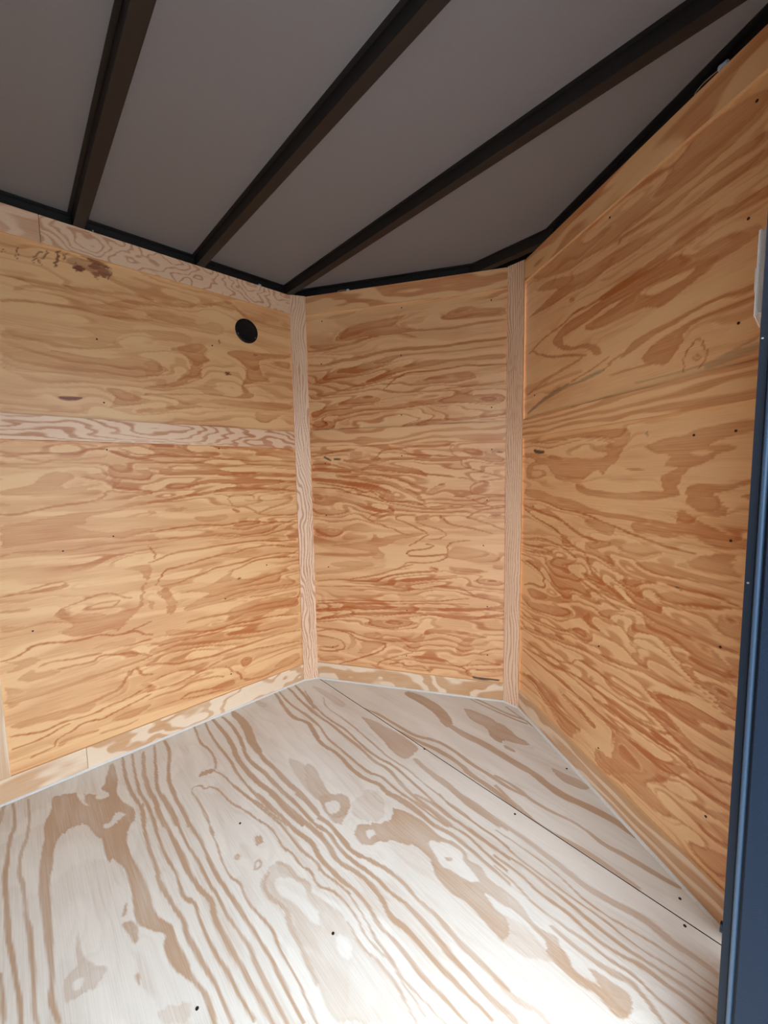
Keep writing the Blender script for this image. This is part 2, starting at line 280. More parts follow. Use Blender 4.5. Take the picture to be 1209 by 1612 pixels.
# traced figure of each sheet: intensity, width (0.1 mm; 0 = filled patch), then u v in mm on the sheet
TR={
'F':'''100 0 -765 -931 -855 -906 -843 -894 -745 -898 -667 -914 -605 -906 -534 -881 -476 -903 -558 -988 -679 -972 -663 -944 -682 -930 -701 -938 -735 -949 -744 -934
100 101 -854 -862 -734 -875 -620 -877 -534 -865 -451 -878
100 91 -853 -832 -732 -846 -623 -857 -549 -849 -479 -849 -427 -853
90 144 -834 -798 -708 -822 -598 -832 -536 -824 -472 -832 -408 -832
100 106 -852 -755 -719 -780 -608 -807 -527 -804 -453 -802 -380 -803
100 120 -855 -717 -760 -722 -617 -767 -510 -775 -424 -772 -354 -777
90 57 -485 -727 -513 -715 -495 -690 -465 -689 -475 -670 -421 -655 -339 -648 -298 -631 -235 -617 -185 -602
90 45 -485 -727 -397 -724 -308 -729
100 90 -863 -596 -733 -617 -673 -602 -579 -609 -554 -624
100 250 -547 -676 -545 -635
100 73 -545 -635 -507 -616 -406 -610 -336 -596 -277 -578 -197 -568 -144 -559
100 98 -856 -553 -719 -571 -569 -570 -434 -579 -314 -573 -231 -563 -136 -551
100 177 -860 -519 -735 -519 -617 -529 -520 -548 -389 -545 -294 -530 -188 -528 -108 -523
100 146 -852 -482 -745 -476 -612 -494 -520 -520 -399 -505 -291 -504 -208 -496 -105 -492
100 330 -845 -435 -718 -431 -597 -462 -514 -470
100 166 -514 -470 -447 -473 -328 -470 -240 -463 -116 -464
100 178 -857 -218 -712 -248 -613 -258 -544 -226 -468 -247 -415 -260
100 114 -860 -196 -720 -215 -590 -206 -500 -209
100 118 -859 -146 -731 -159 -597 -173 -556 -172
100 135 -859 -109 -740 -123 -616 -151
60 0 -420 -403 -355 -379 -242 -381 -153 -440 -218 -440 -304 -432
50 0 -888 -318 -814 -288 -780 -296 -797 -324
100 0 -817 -1076 -662 -917 -605 -915 -539 -883 -447 -926 -372 -929 -308 -922 -243 -917 -165 -921 -120 -914 -87 -895 -37 -899 25 -891 55 -900 8 -921 -56 -924 -79 -911 -109 -937 -141 -957 -189 -960 -249 -952 -327 -948 -395 -967 -379 -977 -437 -983 -484 -980 -510 -992 -574 -1004 -595 -1013 -601 -1048 -587 -1072 -545 -1087 -492 -1094 -453 -1105 -385 -1106 -324 -1107 -258 -1108 -197 -1110 -155 -1112 -113 -1117 -49 -1109 -56 -1117 -105 -1128 -166 -1119 -250 -1123 -331 -1124 -452 -1128 -543 -1121 -610 -1103 -686 -1103 -731 -1081
0 0 -548 -969 -540 -952 -575 -929 -536 -906 -533 -928 -516 -959 -528 -972
0 0 -763 -1021 -736 -993 -698 -1002 -664 -989 -682 -1003
0 0 -685 -969 -710 -966 -675 -930 -663 -937
90 102 -857 -1175 -735 -1170 -673 -1183 -578 -1190 -535 -1196 -466 -1190 -381 -1187 -309 -1184 -248 -1177 -197 -1172 -144 -1168 -105 -1169
80 90 -847 -1136 -741 -1135 -639 -1149 -537 -1168 -467 -1156 -400 -1155 -298 -1149 -230 -1145 -170 -1144 -123 -1147 -81 -1144
80 69 -241 -1198 -183 -1195 -129 -1194
70 109 -784 -1205 -846 -1200 -876 -1194
60 0 -240 -1065 -172 -1063 -128 -1051 -92 -1022 -71 -1055 -74 -1084 -84 -1102 -136 -1100 -145 -1086 -147 -1072 -202 -1072
0 0 -119 -1083 -110 -1064 -88 -1072 -97 -1086
90 0 -174 -986 -179 -976 -141 -957 -102 -963 -108 -973 -142 -976
90 0 -221 -973 -215 -967 -192 -975 -195 -983
90 0 -47 -985 -29 -976 -11 -979 -19 -985
35 0 63 -966 72 -945 88 -911 128 -923 85 -968
95 104 -552 -860 -485 -870 -405 -883 -330 -886 -266 -885 -227 -895 -177 -889 -127 -880 -80 -872 -38 -878
100 72 -550 -849 -464 -848 -386 -856 -288 -856 -211 -853 -146 -856 -116 -847
100 112 -554 -825 -461 -829 -365 -827 -287 -827 -221 -826 -184 -825
90 95 -219 -886 -150 -882 -84 -872 -52 -878 -5 -875 49 -870 89 -864 130 -863 188 -861
100 72 -366 -858 -271 -857 -199 -853 -133 -854 -108 -839 -71 -843 -17 -847 42 -843 92 -838 143 -835 185 -833 218 -829
90 114 -479 -830 -381 -828 -282 -821 -202 -825 -139 -821 -88 -807 -37 -818 17 -815 70 -815 121 -811 170 -810 240 -807
100 78 -548 -799 -447 -797 -325 -800 -220 -798 -139 -797 -77 -791 -15 -795 43 -788
90 105 43 -788 88 -782 137 -787 188 -787 261 -784
100 88 -523 -773 -439 -770 -352 -774 -281 -769 -190 -774 -130 -775 -72 -768 -2 -765 74 -760 129 -757 180 -761 229 -762 282 -762
100 56 -408 -655 -333 -643 -280 -624 -231 -615 -194 -602 -143 -597 -82 -607 -51 -592 -3 -595 21 -580 71 -593 111 -571 175 -565
100 49 -478 -727 -409 -721 -341 -721 -285 -736 -224 -740 -161 -750 -103 -747 -69 -736 -23 -740 25 -737 79 -727 127 -732 174 -735 213 -734 256 -738 304 -739
100 123 -302 -730 -269 -735
100 78 -352 -602 -288 -588 -219 -578 -155 -570 -88 -570 -31 -568 18 -558 53 -566 104 -550 149 -544
100 133 -326 -570 -253 -561 -177 -552 -105 -549 -48 -536 5 -544 71 -542 136 -534
90 157 -296 -539 -227 -524 -143 -516 -62 -505 3 -505 51 -517 96 -503
100 81 -259 -501 -194 -491 -100 -497 -46 -481 12 -488 74 -486
100 88 -233 -474 -169 -465 -98 -469 -55 -458 -4 -460 44 -462
90 0 -127 -917 -85 -893 -40 -902 -4 -896 42 -894 82 -887 70 -896 15 -914 -29 -922 -54 -922 -80 -912 -96 -924
90 89 64 -894 102 -885 134 -887 162 -888
45 0 -60 -636 -26 -616 14 -620 43 -604 75 -615 111 -605 146 -591 198 -583 344 -697 325 -717 250 -707 208 -700 138 -694 97 -697 85 -680 41 -695 20 -705 -31 -702 -61 -659
70 105 -45 -668 -26 -691 12 -697 43 -687 76 -679 101 -693 146 -694 208 -700 250 -707
60 101 -54 -639 -18 -621 24 -621 52 -604 78 -612
0 0 -19 -653 15 -630 56 -617 92 -630 164 -618 173 -633 130 -654 74 -660 29 -675 -8 -673
10 0 199 -630 222 -601 261 -632 227 -645
100 0 -177 -643 -165 -631 -143 -635 -136 -646 -148 -657
100 0 -167 -718 -153 -702 -136 -712 -150 -724
80 64 -85 -691 -101 -682 -99 -669 -79 -671 -76 -684 -87 -693
100 107 -102 -474 -51 -462 11 -467 72 -468 117 -448 170 -432 235 -425 287 -427
85 123 287 -427 335 -424 387 -429 435 -428 481 -425 530 -425
100 94 -73 -493 -21 -478 36 -491 100 -479 166 -468 215 -469 267 -459
85 132 267 -459 316 -460 361 -461 405 -464 446 -462 490 -463 550 -460
90 118 -48 -498 18 -511 70 -511 117 -493 178 -490 227 -496 266 -506 304 -496 346 -499 394 -500 439 -497 481 -494 534 -491
90 97 -3 -539 54 -547 111 -536 168 -529 218 -531 265 -542 300 -534 341 -535 382 -538 424 -536 466 -532 498 -529
90 41 39 -568 78 -559 118 -547 172 -548 221 -553 272 -563 312 -561 354 -567 391 -567 433 -566 471 -563
80 41 75 -592 96 -576 132 -567 200 -565 247 -575 286 -571 328 -566 370 -574 409 -577 442 -581
40 0 99 -607 148 -594 203 -587 247 -594 276 -595 335 -587 372 -586 433 -603 324 -717 254 -711
0 0 201 -628 219 -609 254 -613 263 -630 234 -643
80 69 203 -587 247 -594 276 -595 299 -587 335 -587 372 -586 403 -594 430 -600
90 0 34 -282 74 -258 128 -244 198 -252 252 -232 288 -237 311 -253 343 -240 368 -257 429 -251 449 -285 416 -288 380 -297 430 -310 460 -304 489 -354 436 -354 371 -345 317 -358 262 -349 236 -325 176 -325 128 -354 96 -387 88 -417 69 -436 25 -430 6 -403 29 -371 62 -329 62 -296
0 0 188 -283 214 -271 224 -254 252 -247 282 -243 302 -263 356 -275 360 -295 330 -302 292 -306 271 -321 211 -296
80 0 259 -288 269 -277 278 -288 272 -294
0 0 43 -396 48 -375 71 -383 73 -410
90 0 -181 -421 -115 -352 -73 -365 -46 -399 -55 -429 -91 -446 -130 -443
0 0 -136 -421 -119 -395 -87 -393 -74 -415 -82 -434 -108 -437
30 0 -93 -349 -33 -269 15 -292 47 -329 25 -368 -31 -392
90 135 -19 -253 49 -240 106 -234 160 -236 210 -223 252 -217 298 -220 347 -223 415 -226
100 67 15 -219 81 -206 141 -198 190 -205 233 -192 278 -191 325 -198 400 -200
90 115 48 -185 121 -174 179 -175 233 -168 294 -167 381 -168
100 70 103 -128 164 -139 230 -139 295 -135 364 -138
80 136 150 -79 216 -76 278 -81 334 -87
100 133 -550 -232 -474 -253 -370 -269 -290 -256 -194 -268 -116 -264 -68 -239 -28 -250 30 -229 103 -228 169 -235
100 93 -615 -201 -494 -203 -401 -229 -297 -233 -215 -235 -130 -235 -88 -211 -25 -218 47 -212 119 -211 197 -207
90 137 -678 -161 -556 -171 -439 -165 -343 -170 -250 -170 -166 -186 -96 -167 -9 -190 73 -196 152 -197 208 -195
100 91 -777 -100 -628 -143 -499 -152 -381 -141 -280 -154 -184 -161 -100 -145 -19 -152 66 -160 142 -167 232 -171
80 67 -663 -68 -592 -106 -470 -103 -348 -108 -231 -119 -137 -128 -49 -120 39 -129 123 -133 196 -132 262 -139
90 0 -423 -36 -368 -19 -285 -8 -207 2 -119 -5 -94 -10 -88 -49 -84 -73 -100 -97 -149 -97 -235 -76 -335 -58
80 227 -63 -66 18 -76 92 -75 169 -86 244 -92 309 -91
50 0 -817 -53 -712 -23 -532 -24 -526 -60 -677 -59
75 0 -345 -369 -279 -355 -153 -396 -104 -378 -83 -357 -47 -392 -34 -445 -90 -447 -176 -431 -237 -436
0 0 -136 -422 -122 -395 -94 -390 -75 -411 -85 -436 -114 -436
30 0 -100 -295 -42 -271 20 -303 -13 -337
70 190 286 -78 350 -78 409 -79 483 -84 540 -91 595 -89 643 -77 690 -71 722 -78 751 -80 785 -76 824 -83
90 51 307 -113 397 -109 473 -109 535 -125 597 -132 664 -121 719 -114 771 -111 829 -115
90 54 321 -135 400 -147 475 -145 545 -148 614 -144 679 -145 743 -140 794 -133 831 -130
90 90 341 -167 421 -156 493 -162 560 -164 623 -170 678 -172 734 -163 779 -158 831 -159
90 91 353 -187 421 -186 488 -194 551 -186 608 -197 662 -194 710 -179 752 -182 802 -178 830 -187
90 73 368 -211 427 -216 486 -229 546 -227 608 -219 656 -221 704 -209 737 -220 778 -218 797 -221
80 109 540 -245 585 -248 633 -245 669 -240 702 -229 728 -238 767 -253
85 0 394 -254 423 -248 463 -253 494 -264 521 -271 558 -254 574 -271 603 -281 617 -296 662 -285 710 -257 717 -271 713 -303 692 -313 664 -301 613 -314 570 -310 555 -306 555 -285 526 -282 491 -278 442 -280 416 -289
85 0 634 -268 653 -258 708 -250 719 -289 695 -298 661 -282
45 0 430 -312 467 -297 502 -290 533 -297 566 -300 585 -305 559 -322 524 -349 485 -353 461 -362
60 113 503 -429 529 -429 557 -426 590 -412 611 -416
70 138 523 -462 546 -458 571 -459
-60 32 629 1 656 -5''',
'N':'''90 141 -520 -12 -398 29 -282 32 -157 36 -90 72 -4 82 67 67 170 67 258 62 312 72
90 193 -235 8 -123 22 -33 38 53 40 124 20 207 20 282 9 340 -3
95 566 -398 246 -299 255 -189 241 -108 191
95 331 -108 191 -10 186 62 196 156 187 255 180
95 0 -142 329 -99 353 -11 363 45 346 120 319 178 329 188 309 140 283 111 278 108 242 64 245 9 291 -51 284
90 112 -160 441 -71 443 26 439 113 452
90 96 -157 421 18 421 123 434
80 129 134 238 165 240
95 0 17 357 70 357 138 324 203 320 176 299 134 288 98 267 95 232
95 296 123 185 198 190 271 186 327 169 394 159 448 171 501 176 548 176 601 163
90 0 305 259 357 261 403 272 442 264 435 235 403 225 362 218 321 238
90 121 190 77 265 82 338 68 398 69 449 83 499 79
90 177 499 79 554 67 599 74 643 74 685 75 728 78
80 167 213 40 272 22 323 12 381 -6 436 -3 476 4 511 7 564 7 611 4 658 1
90 90 -4 483 93 454 170 433 294 360
80 147 128 243 170 240''',
'A':'''55 127 -1071 1716 -1036 1716 -996 1720 -949 1718 -881 1725 -808 1737 -730 1755 -644 1751
60 93 -1077 1636 -1017 1648 -953 1657 -886 1662 -814 1654 -736 1664 -648 1676
40 0 -1095 1414 -1089 1480 -965 1504 -911 1501 -862 1497 -806 1503 -746 1522 -705 1523 -659 1519 -663 1457 -710 1443 -791 1443 -866 1434 -937 1434
60 52 -965 1504 -911 1501 -862 1497 -806 1503
45 0 -1084 1547 -1025 1548 -961 1554 -893 1560 -838 1575 -855 1593 -904 1595 -854 1606 -779 1610 -651 1643 -652 1629 -760 1601 -774 1566 -803 1550 -859 1537 -929 1540 -995 1530 -1086 1519
50 0 -764 1719 -711 1736 -645 1737 -645 1728 -701 1709 -735 1687 -782 1680 -831 1676 -849 1684 -796 1698
60 59 -1104 1300 -1028 1299 -946 1302 -876 1304
60 0 -825 1398 -774 1405 -697 1377 -668 1375 -716 1351 -799 1329 -814 1332 -784 1372
60 138 -718 1323 -670 1337
70 0 -667 1394 -692 1394 -666 1404
100 0 -954 1354 -922 1357 -888 1357 -894 1349 -923 1343 -943 1345
-100 110 -950 1348 -922 1348 -894 1355
35 117 -1045 1679 -982 1709 -917 1703 -808 1742
50 0 -713 1893 -688 1906 -677 1878 -707 1864
-80 28 -1029 1777 -1020 1811
-80 32 -990 1778 -975 1818 -967 1817
-72 37 -981 1797 -970 1779
-80 41 -964 1795 -954 1826
-80 68 -933 1783 -919 1836
-72 42 -909 1811 -897 1837
-57 56 -859 1844 -816 1841 -775 1833
-87 193 -876 1797 -857 1797
-80 241 -832 1815 -810 1822
-72 403 -804 1807 -789 1808
-72 133 -827 1792 -812 1792
-35 353 -889 1813 -840 1813 -781 1814
-80 113 -841 1839 -809 1835 -780 1828
-70 34 -874 1818 -877 1784
-70 23 -1059 1795 -1060 1780
-60 55 -827 1792 -817 1778
-80 29 -772 1830 -772 1800 -786 1785
70 0 -599 1579 -540 1603 -475 1626 -440 1612 -467 1576 -427 1560 -464 1546 -470 1525 -477 1493 -468 1482 -508 1476 -559 1441 -607 1425 -687 1415 -686 1424 -596 1446 -532 1485 -516 1507 -519 1542 -537 1569
60 0 -680 1519 -654 1524 -615 1507 -598 1495 -631 1470 -684 1455
70 0 -376 1606 -296 1632 -225 1631 -49 1652 -50 1634 -214 1608 -210 1567 -205 1539 -143 1508 -232 1501 -299 1481 -282 1467 -241 1438 -272 1423 -342 1416 -419 1418 -502 1413 -599 1397 -662 1394 -689 1386 -688 1396 -551 1412 -419 1426 -342 1421 -295 1437 -304 1486 -279 1522 -277 1556 -316 1588
60 0 -165 1597 -119 1613 -51 1616 -46 1581 -113 1582
55 0 -692 1334 -625 1350 -564 1366 -586 1393 -688 1396 -553 1379 -464 1368 -535 1356 -603 1337 -693 1317
60 0 -468 1396 -387 1405 -255 1411 -49 1421 -51 1390 -163 1374 -256 1377 -389 1378
50 0 -245 1370 -196 1354 -90 1366 -165 1330 -191 1317 -241 1319
50 0 -486 1694 -402 1728 -360 1707 -383 1675 -457 1670 -535 1673 -670 1670 -669 1698 -580 1711 -484 1724
45 0 -673 1637 -615 1645 -537 1653 -489 1633 -529 1615 -674 1614
50 140 -666 1731 -554 1755 -456 1776 -398 1801 -354 1820 -321 1816 -288 1787 -206 1768 -48 1770
40 0 -408 1803 -331 1826 -310 1803 -322 1789 -377 1786
45 0 -204 1813 -109 1820 -90 1795 -175 1781
50 66 -666 1740 -577 1757 -481 1777
50 0 -438 1457 -373 1468 -417 1455
-100 70 -370 1522 -354 1517
-90 99 -368 1515 -356 1522
-80 43 -392 1655 -393 1639
-80 40 -238 1621 -223 1622
70 58 -1112 1189 -1082 1204 -1051 1208 -1010 1199 -961 1201 -912 1196 -862 1189
50 0 -1051 1208 -986 1217 -932 1213 -919 1196 -971 1194 -1010 1197
70 76 -1115 1151 -1086 1150 -1039 1159 -974 1162 -936 1156 -908 1161 -892 1175 -862 1180 -836 1177
60 84 -1117 1127 -1073 1123 -1016 1123 -985 1139 -938 1135 -887 1144 -838 1149 -830 1158
70 0 -852 1214 -806 1214 -803 1201 -831 1197 -853 1203
60 0 -798 1217 -746 1217 -722 1204 -743 1193 -788 1196
80 86 -825 1172 -790 1164 -763 1150 -730 1141 -683 1139
80 58 -789 1182 -753 1165 -707 1158 -682 1161
70 0 -828 1122 -781 1124 -749 1103 -685 1102 -688 1058 -752 1060 -780 1070 -802 1047 -820 1020 -817 1057 -826 1094
60 0 -1033 1067 -1015 1088 -981 1100 -955 1095 -931 1078 -943 1065 -971 1052 -966 1039 -901 1046 -844 1060 -845 1048 -895 1036 -918 1015 -988 1014 -1034 1014 -1081 1019 -1126 1021 -1124 1041 -1079 1048 -1034 1059
55 0 -928 1078 -853 1094 -826 1094 -832 1071 -892 1068
70 79 -1130 961 -1092 957 -1037 970 -987 979 -920 984 -860 994 -840 1016 -827 1025 -800 1019 -691 1009
60 0 -1133 924 -1097 929 -1040 936 -990 945 -937 954 -856 952 -799 967 -749 983 -693 979 -694 964 -750 963 -825 945 -902 937 -908 906 -954 908 -905 887 -850 872 -790 870 -747 880 -700 875 -701 855 -749 851 -800 842 -851 853 -929 858 -996 858 -1046 855 -1093 853 -1139 851
50 0 -802 922 -752 934 -696 940 -697 920 -753 920
20 0 -752 929 -705 933 -710 921 -745 919
60 63 -1141 823 -1095 833 -1048 830 -961 817 -910 828 -833 832 -772 829 -703 825
45 0 -1101 829 -1048 832 -961 822 -910 828 -852 834 -861 812 -933 809 -1000 810 -1055 818
45 0 -986 767 -914 769 -856 783 -795 793 -705 800 -706 785 -796 779 -857 759 -914 760 -953 734
40 0 -1070 743 -1014 746 -952 739 -967 728 -1055 732
80 43 -1065 694 -1025 699 -991 696 -976 707 -996 715 -1024 712 -1057 706 -1105 699 -1151 696
60 0 -816 723 -757 733 -709 730 -712 690 -740 659 -742 690 -767 715
50 0 -1127 997 -1113 998 -1095 987 -1111 984 -1128 985
40 0 -1121 1077 -1112 1081 -1107 1073 -1122 1069
80 96 -811 1038 -754 1026 -691 1014
70 0 -689 1214 -603 1215 -581 1198 -538 1179 -504 1164 -520 1158 -592 1172 -656 1178 -692 1178
80 65 -693 1156 -639 1164 -612 1154 -545 1158 -494 1154 -421 1152 -388 1144 -331 1148 -272 1137 -183 1143 -47 1138
70 0 -694 1141 -632 1132 -555 1145 -506 1135 -422 1122 -344 1122 -284 1128 -184 1128 -48 1120 -49 1113 -223 1118 -309 1117 -401 1111 -497 1114 -522 1122 -595 1127 -651 1122
60 126 -489 1164 -420 1168 -341 1164 -245 1169 -156 1173 -46 1173
60 0 -460 1213 -339 1206 -243 1215 -154 1203 -45 1204 -45 1185 -101 1196 -181 1200 -245 1186 -340 1189 -419 1187
70 212 -653 1092 -583 1086 -508 1090 -445 1092 -380 1078 -311 1079 -225 1081 -160 1077 -50 1070
60 100 -696 1107 -634 1104 -606 1091
70 193 -521 1043 -458 1052 -382 1050 -313 1042 -226 1046 -52 1038
60 0 -702 1014 -657 1022 -637 1044 -581 1045 -542 1038 -490 1050 -543 1022 -611 1015 -658 1012
80 133 -705 974 -637 980 -564 992 -488 999 -428 1010 -349 1018 -278 1012 -190 1009 -54 994
70 69 -387 955 -394 978 -362 990 -316 986 -273 980 -268 965
70 71 -387 955 -360 930 -318 933 -289 922 -259 900 -247 893 -170 877 -59 877
80 158 -366 919 -349 912
70 48 -317 962 -256 956 -166 953 -55 960
70 99 -246 899 -167 923 -85 936
60 0 -644 945 -606 945 -577 948 -562 942 -587 933 -616 930 -644 935
60 0 -707 945 -680 938 -681 928 -708 923
60 0 -535 905 -478 900 -401 905 -391 887 -425 874 -511 876 -535 892
90 67 -712 856 -667 861 -597 864 -522 867 -437 855 -392 859 -310 863 -236 853 -171 844 -57 839
60 0 -357 862 -261 855 -236 844 -323 841 -370 840
70 89 -715 823 -660 824 -599 819 -524 818 -461 816 -395 800 -325 800 -251 800 -173 807
60 0 -348 814 -263 817 -172 825 -213 799 -301 791 -361 796
60 99 -239 790 -60 762
90 58 -716 801 -684 743 -720 736
90 67 -720 736 -674 747 -641 762 -578 763 -501 763 -442 769 -363 767 -272 770 -176 752 -58 743
90 63 -699 640 -684 673 -664 698 -621 699 -556 709 -488 720 -422 727 -377 723 -316 737 -242 736 -149 733 -109 714 -59 708
80 70 -682 632 -611 633 -560 650 -518 653 -469 672 -414 674 -332 675 -270 689 -192 692 -124 688 -53 674
80 62 -404 643 -357 652 -295 672 -206 676 -54 658
60 0 -628 588 -568 597 -495 598 -428 625 -369 649 -405 620 -336 595 -249 585 -183 603 -56 600 -58 574 -156 592 -144 558 -59 535 -61 502 -186 522 -278 523 -340 519 -411 505 -489 512 -594 505 -618 516 -551 544 -486 563 -549 582
70 0 -701 610 -668 629 -646 613 -642 586 -620 554 -642 517 -662 505 -670 524 -663 564 -684 596
70 0 -730 585 -708 575 -714 556 -724 543 -732 550
60 0 -413 471 -280 487 -154 483 -62 483 -63 457 -216 460 -281 450 -380 432 -426 444
-80 59 -365 604 -351 602
80 61 -1151 692 -1096 694 -1058 693 -998 689 -977 698
60 85 -1155 643 -1110 638 -1082 635
60 0 -1158 601 -1105 582 -1082 589 -1125 571 -1160 577
80 65 -1019 599 -989 621 -953 631 -915 643 -873 648 -838 635 -807 613 -786 609
80 58 -933 600 -894 614 -860 611 -820 609 -841 592 -869 587 -926 598
70 139 -1015 598 -992 581 -949 581 -905 574 -868 555 -827 559 -768 559 -750 580 -751 626 -740 654
70 0 -1018 603 -989 619 -984 594 -964 582 -912 578 -868 555 -807 556 -759 562 -814 511 -840 488 -847 500 -875 508 -895 499 -983 511 -1023 541 -966 544 -993 574
90 65 -1168 481 -1144 482 -1112 488 -1085 511 -1039 507 -984 493 -933 492 -895 495 -849 476 -816 476 -724 497
90 68 -825 474 -782 477 -753 453 -728 445
60 0 -922 445 -898 457 -834 452 -797 456 -785 437 -795 419 -860 435 -922 443
90 64 -799 421 -768 427 -729 430
80 97 -838 398 -796 394 -733 358
60 0 -1168 481 -1129 468 -1094 474 -1069 456 -1084 443 -1132 434 -1162 441 -1121 452 -1139 463
80 56 -1078 432 -1044 439 -989 429 -938 426 -889 420
80 66 -1026 405 -991 402 -977 404 -918 395 -901 414 -838 398
55 0 -1131 403 -1120 421 -1091 428 -1089 414 -1063 409 -1039 410 -1013 395 -1048 385 -1101 387
50 0 -1165 399 -1145 382 -1116 362 -1050 359 -979 365 -904 361 -864 367 -839 378 -797 384 -734 353 -735 332 -798 364 -841 349 -842 334 -907 323 -967 327 -1052 327 -1118 327 -1157 312 -1164 333
80 95 -811 307 -783 334 -773 293 -738 281
70 110 -810 322 -829 289 -847 265 -904 253 -951 243 -1002 245 -1024 245
60 0 -1161 257 -1107 259 -1030 253 -981 246 -943 244 -913 237 -953 214 -1004 227 -1036 222 -1093 234 -1125 231 -1159 243
90 59 -1164 218 -1111 206 -1069 200 -1026 209 -984 204 -939 198 -875 216 -834 214 -741 239
80 58 -1164 174 -1114 171 -1063 179 -1045 189 -1006 195
90 61 -1056 133 -1037 157 -1008 162 -978 177 -933 176 -910 166 -878 176 -810 188 -743 203
70 0 -1050 130 -1038 143 -995 141 -958 138 -928 134 -921 126 -959 129 -1010 134 -1033 121
70 0 -891 152 -854 161 -795 161 -746 167 -747 151 -797 130 -856 136
80 39 -1124 121 -1084 128 -1050 130
70 54 -922 116 -841 108 -798 115
80 87 -742 401 -693 402 -643 404 -580 391 -525 399 -462 387 -394 399 -291 384 -194 385 -60 357
60 0 -681 449 -589 429 -523 428 -464 443 -394 405 -443 394 -525 399 -591 394 -668 412
60 0 -643 404 -575 384 -519 391 -396 362 -293 352 -181 354 -60 343 -62 301 -225 319 -321 327 -422 332 -528 333 -646 347 -744 368 -743 384
80 104 -587 458 -532 461 -440 455 -354 446 -288 455 -176 448 -56 448
70 0 -454 422 -392 443 -287 468 -175 475 -56 441 -58 399 -178 415 -290 410 -394 399
80 89 -747 324 -699 319 -650 291 -570 287 -497 274 -425 282 -323 282 -227 286 -155 285 -55 271
80 77 -754 215 -705 213 -655 205 -602 214 -546 224 -487 246 -402 249 -325 250 -229 239 -58 214
80 60 -751 253 -677 265 -599 255 -533 256
70 85 -756 182 -707 185 -646 178 -603 191 -548 188 -479 181 -456 166
70 0 -529 131 -481 138 -408 142 -403 114 -459 110
80 75 -639 133 -606 150 -551 140 -494 130
90 0 -379 209 -352 226 -313 213 -321 183 -355 174
80 94 -441 211 -406 173 -376 149 -377 117 -271 97 -192 110 -117 105 -61 129
60 0 -220 127 -161 148 -60 157 -59 99 -140 106
70 61 -759 138 -659 136 -552 116 -459 104''',
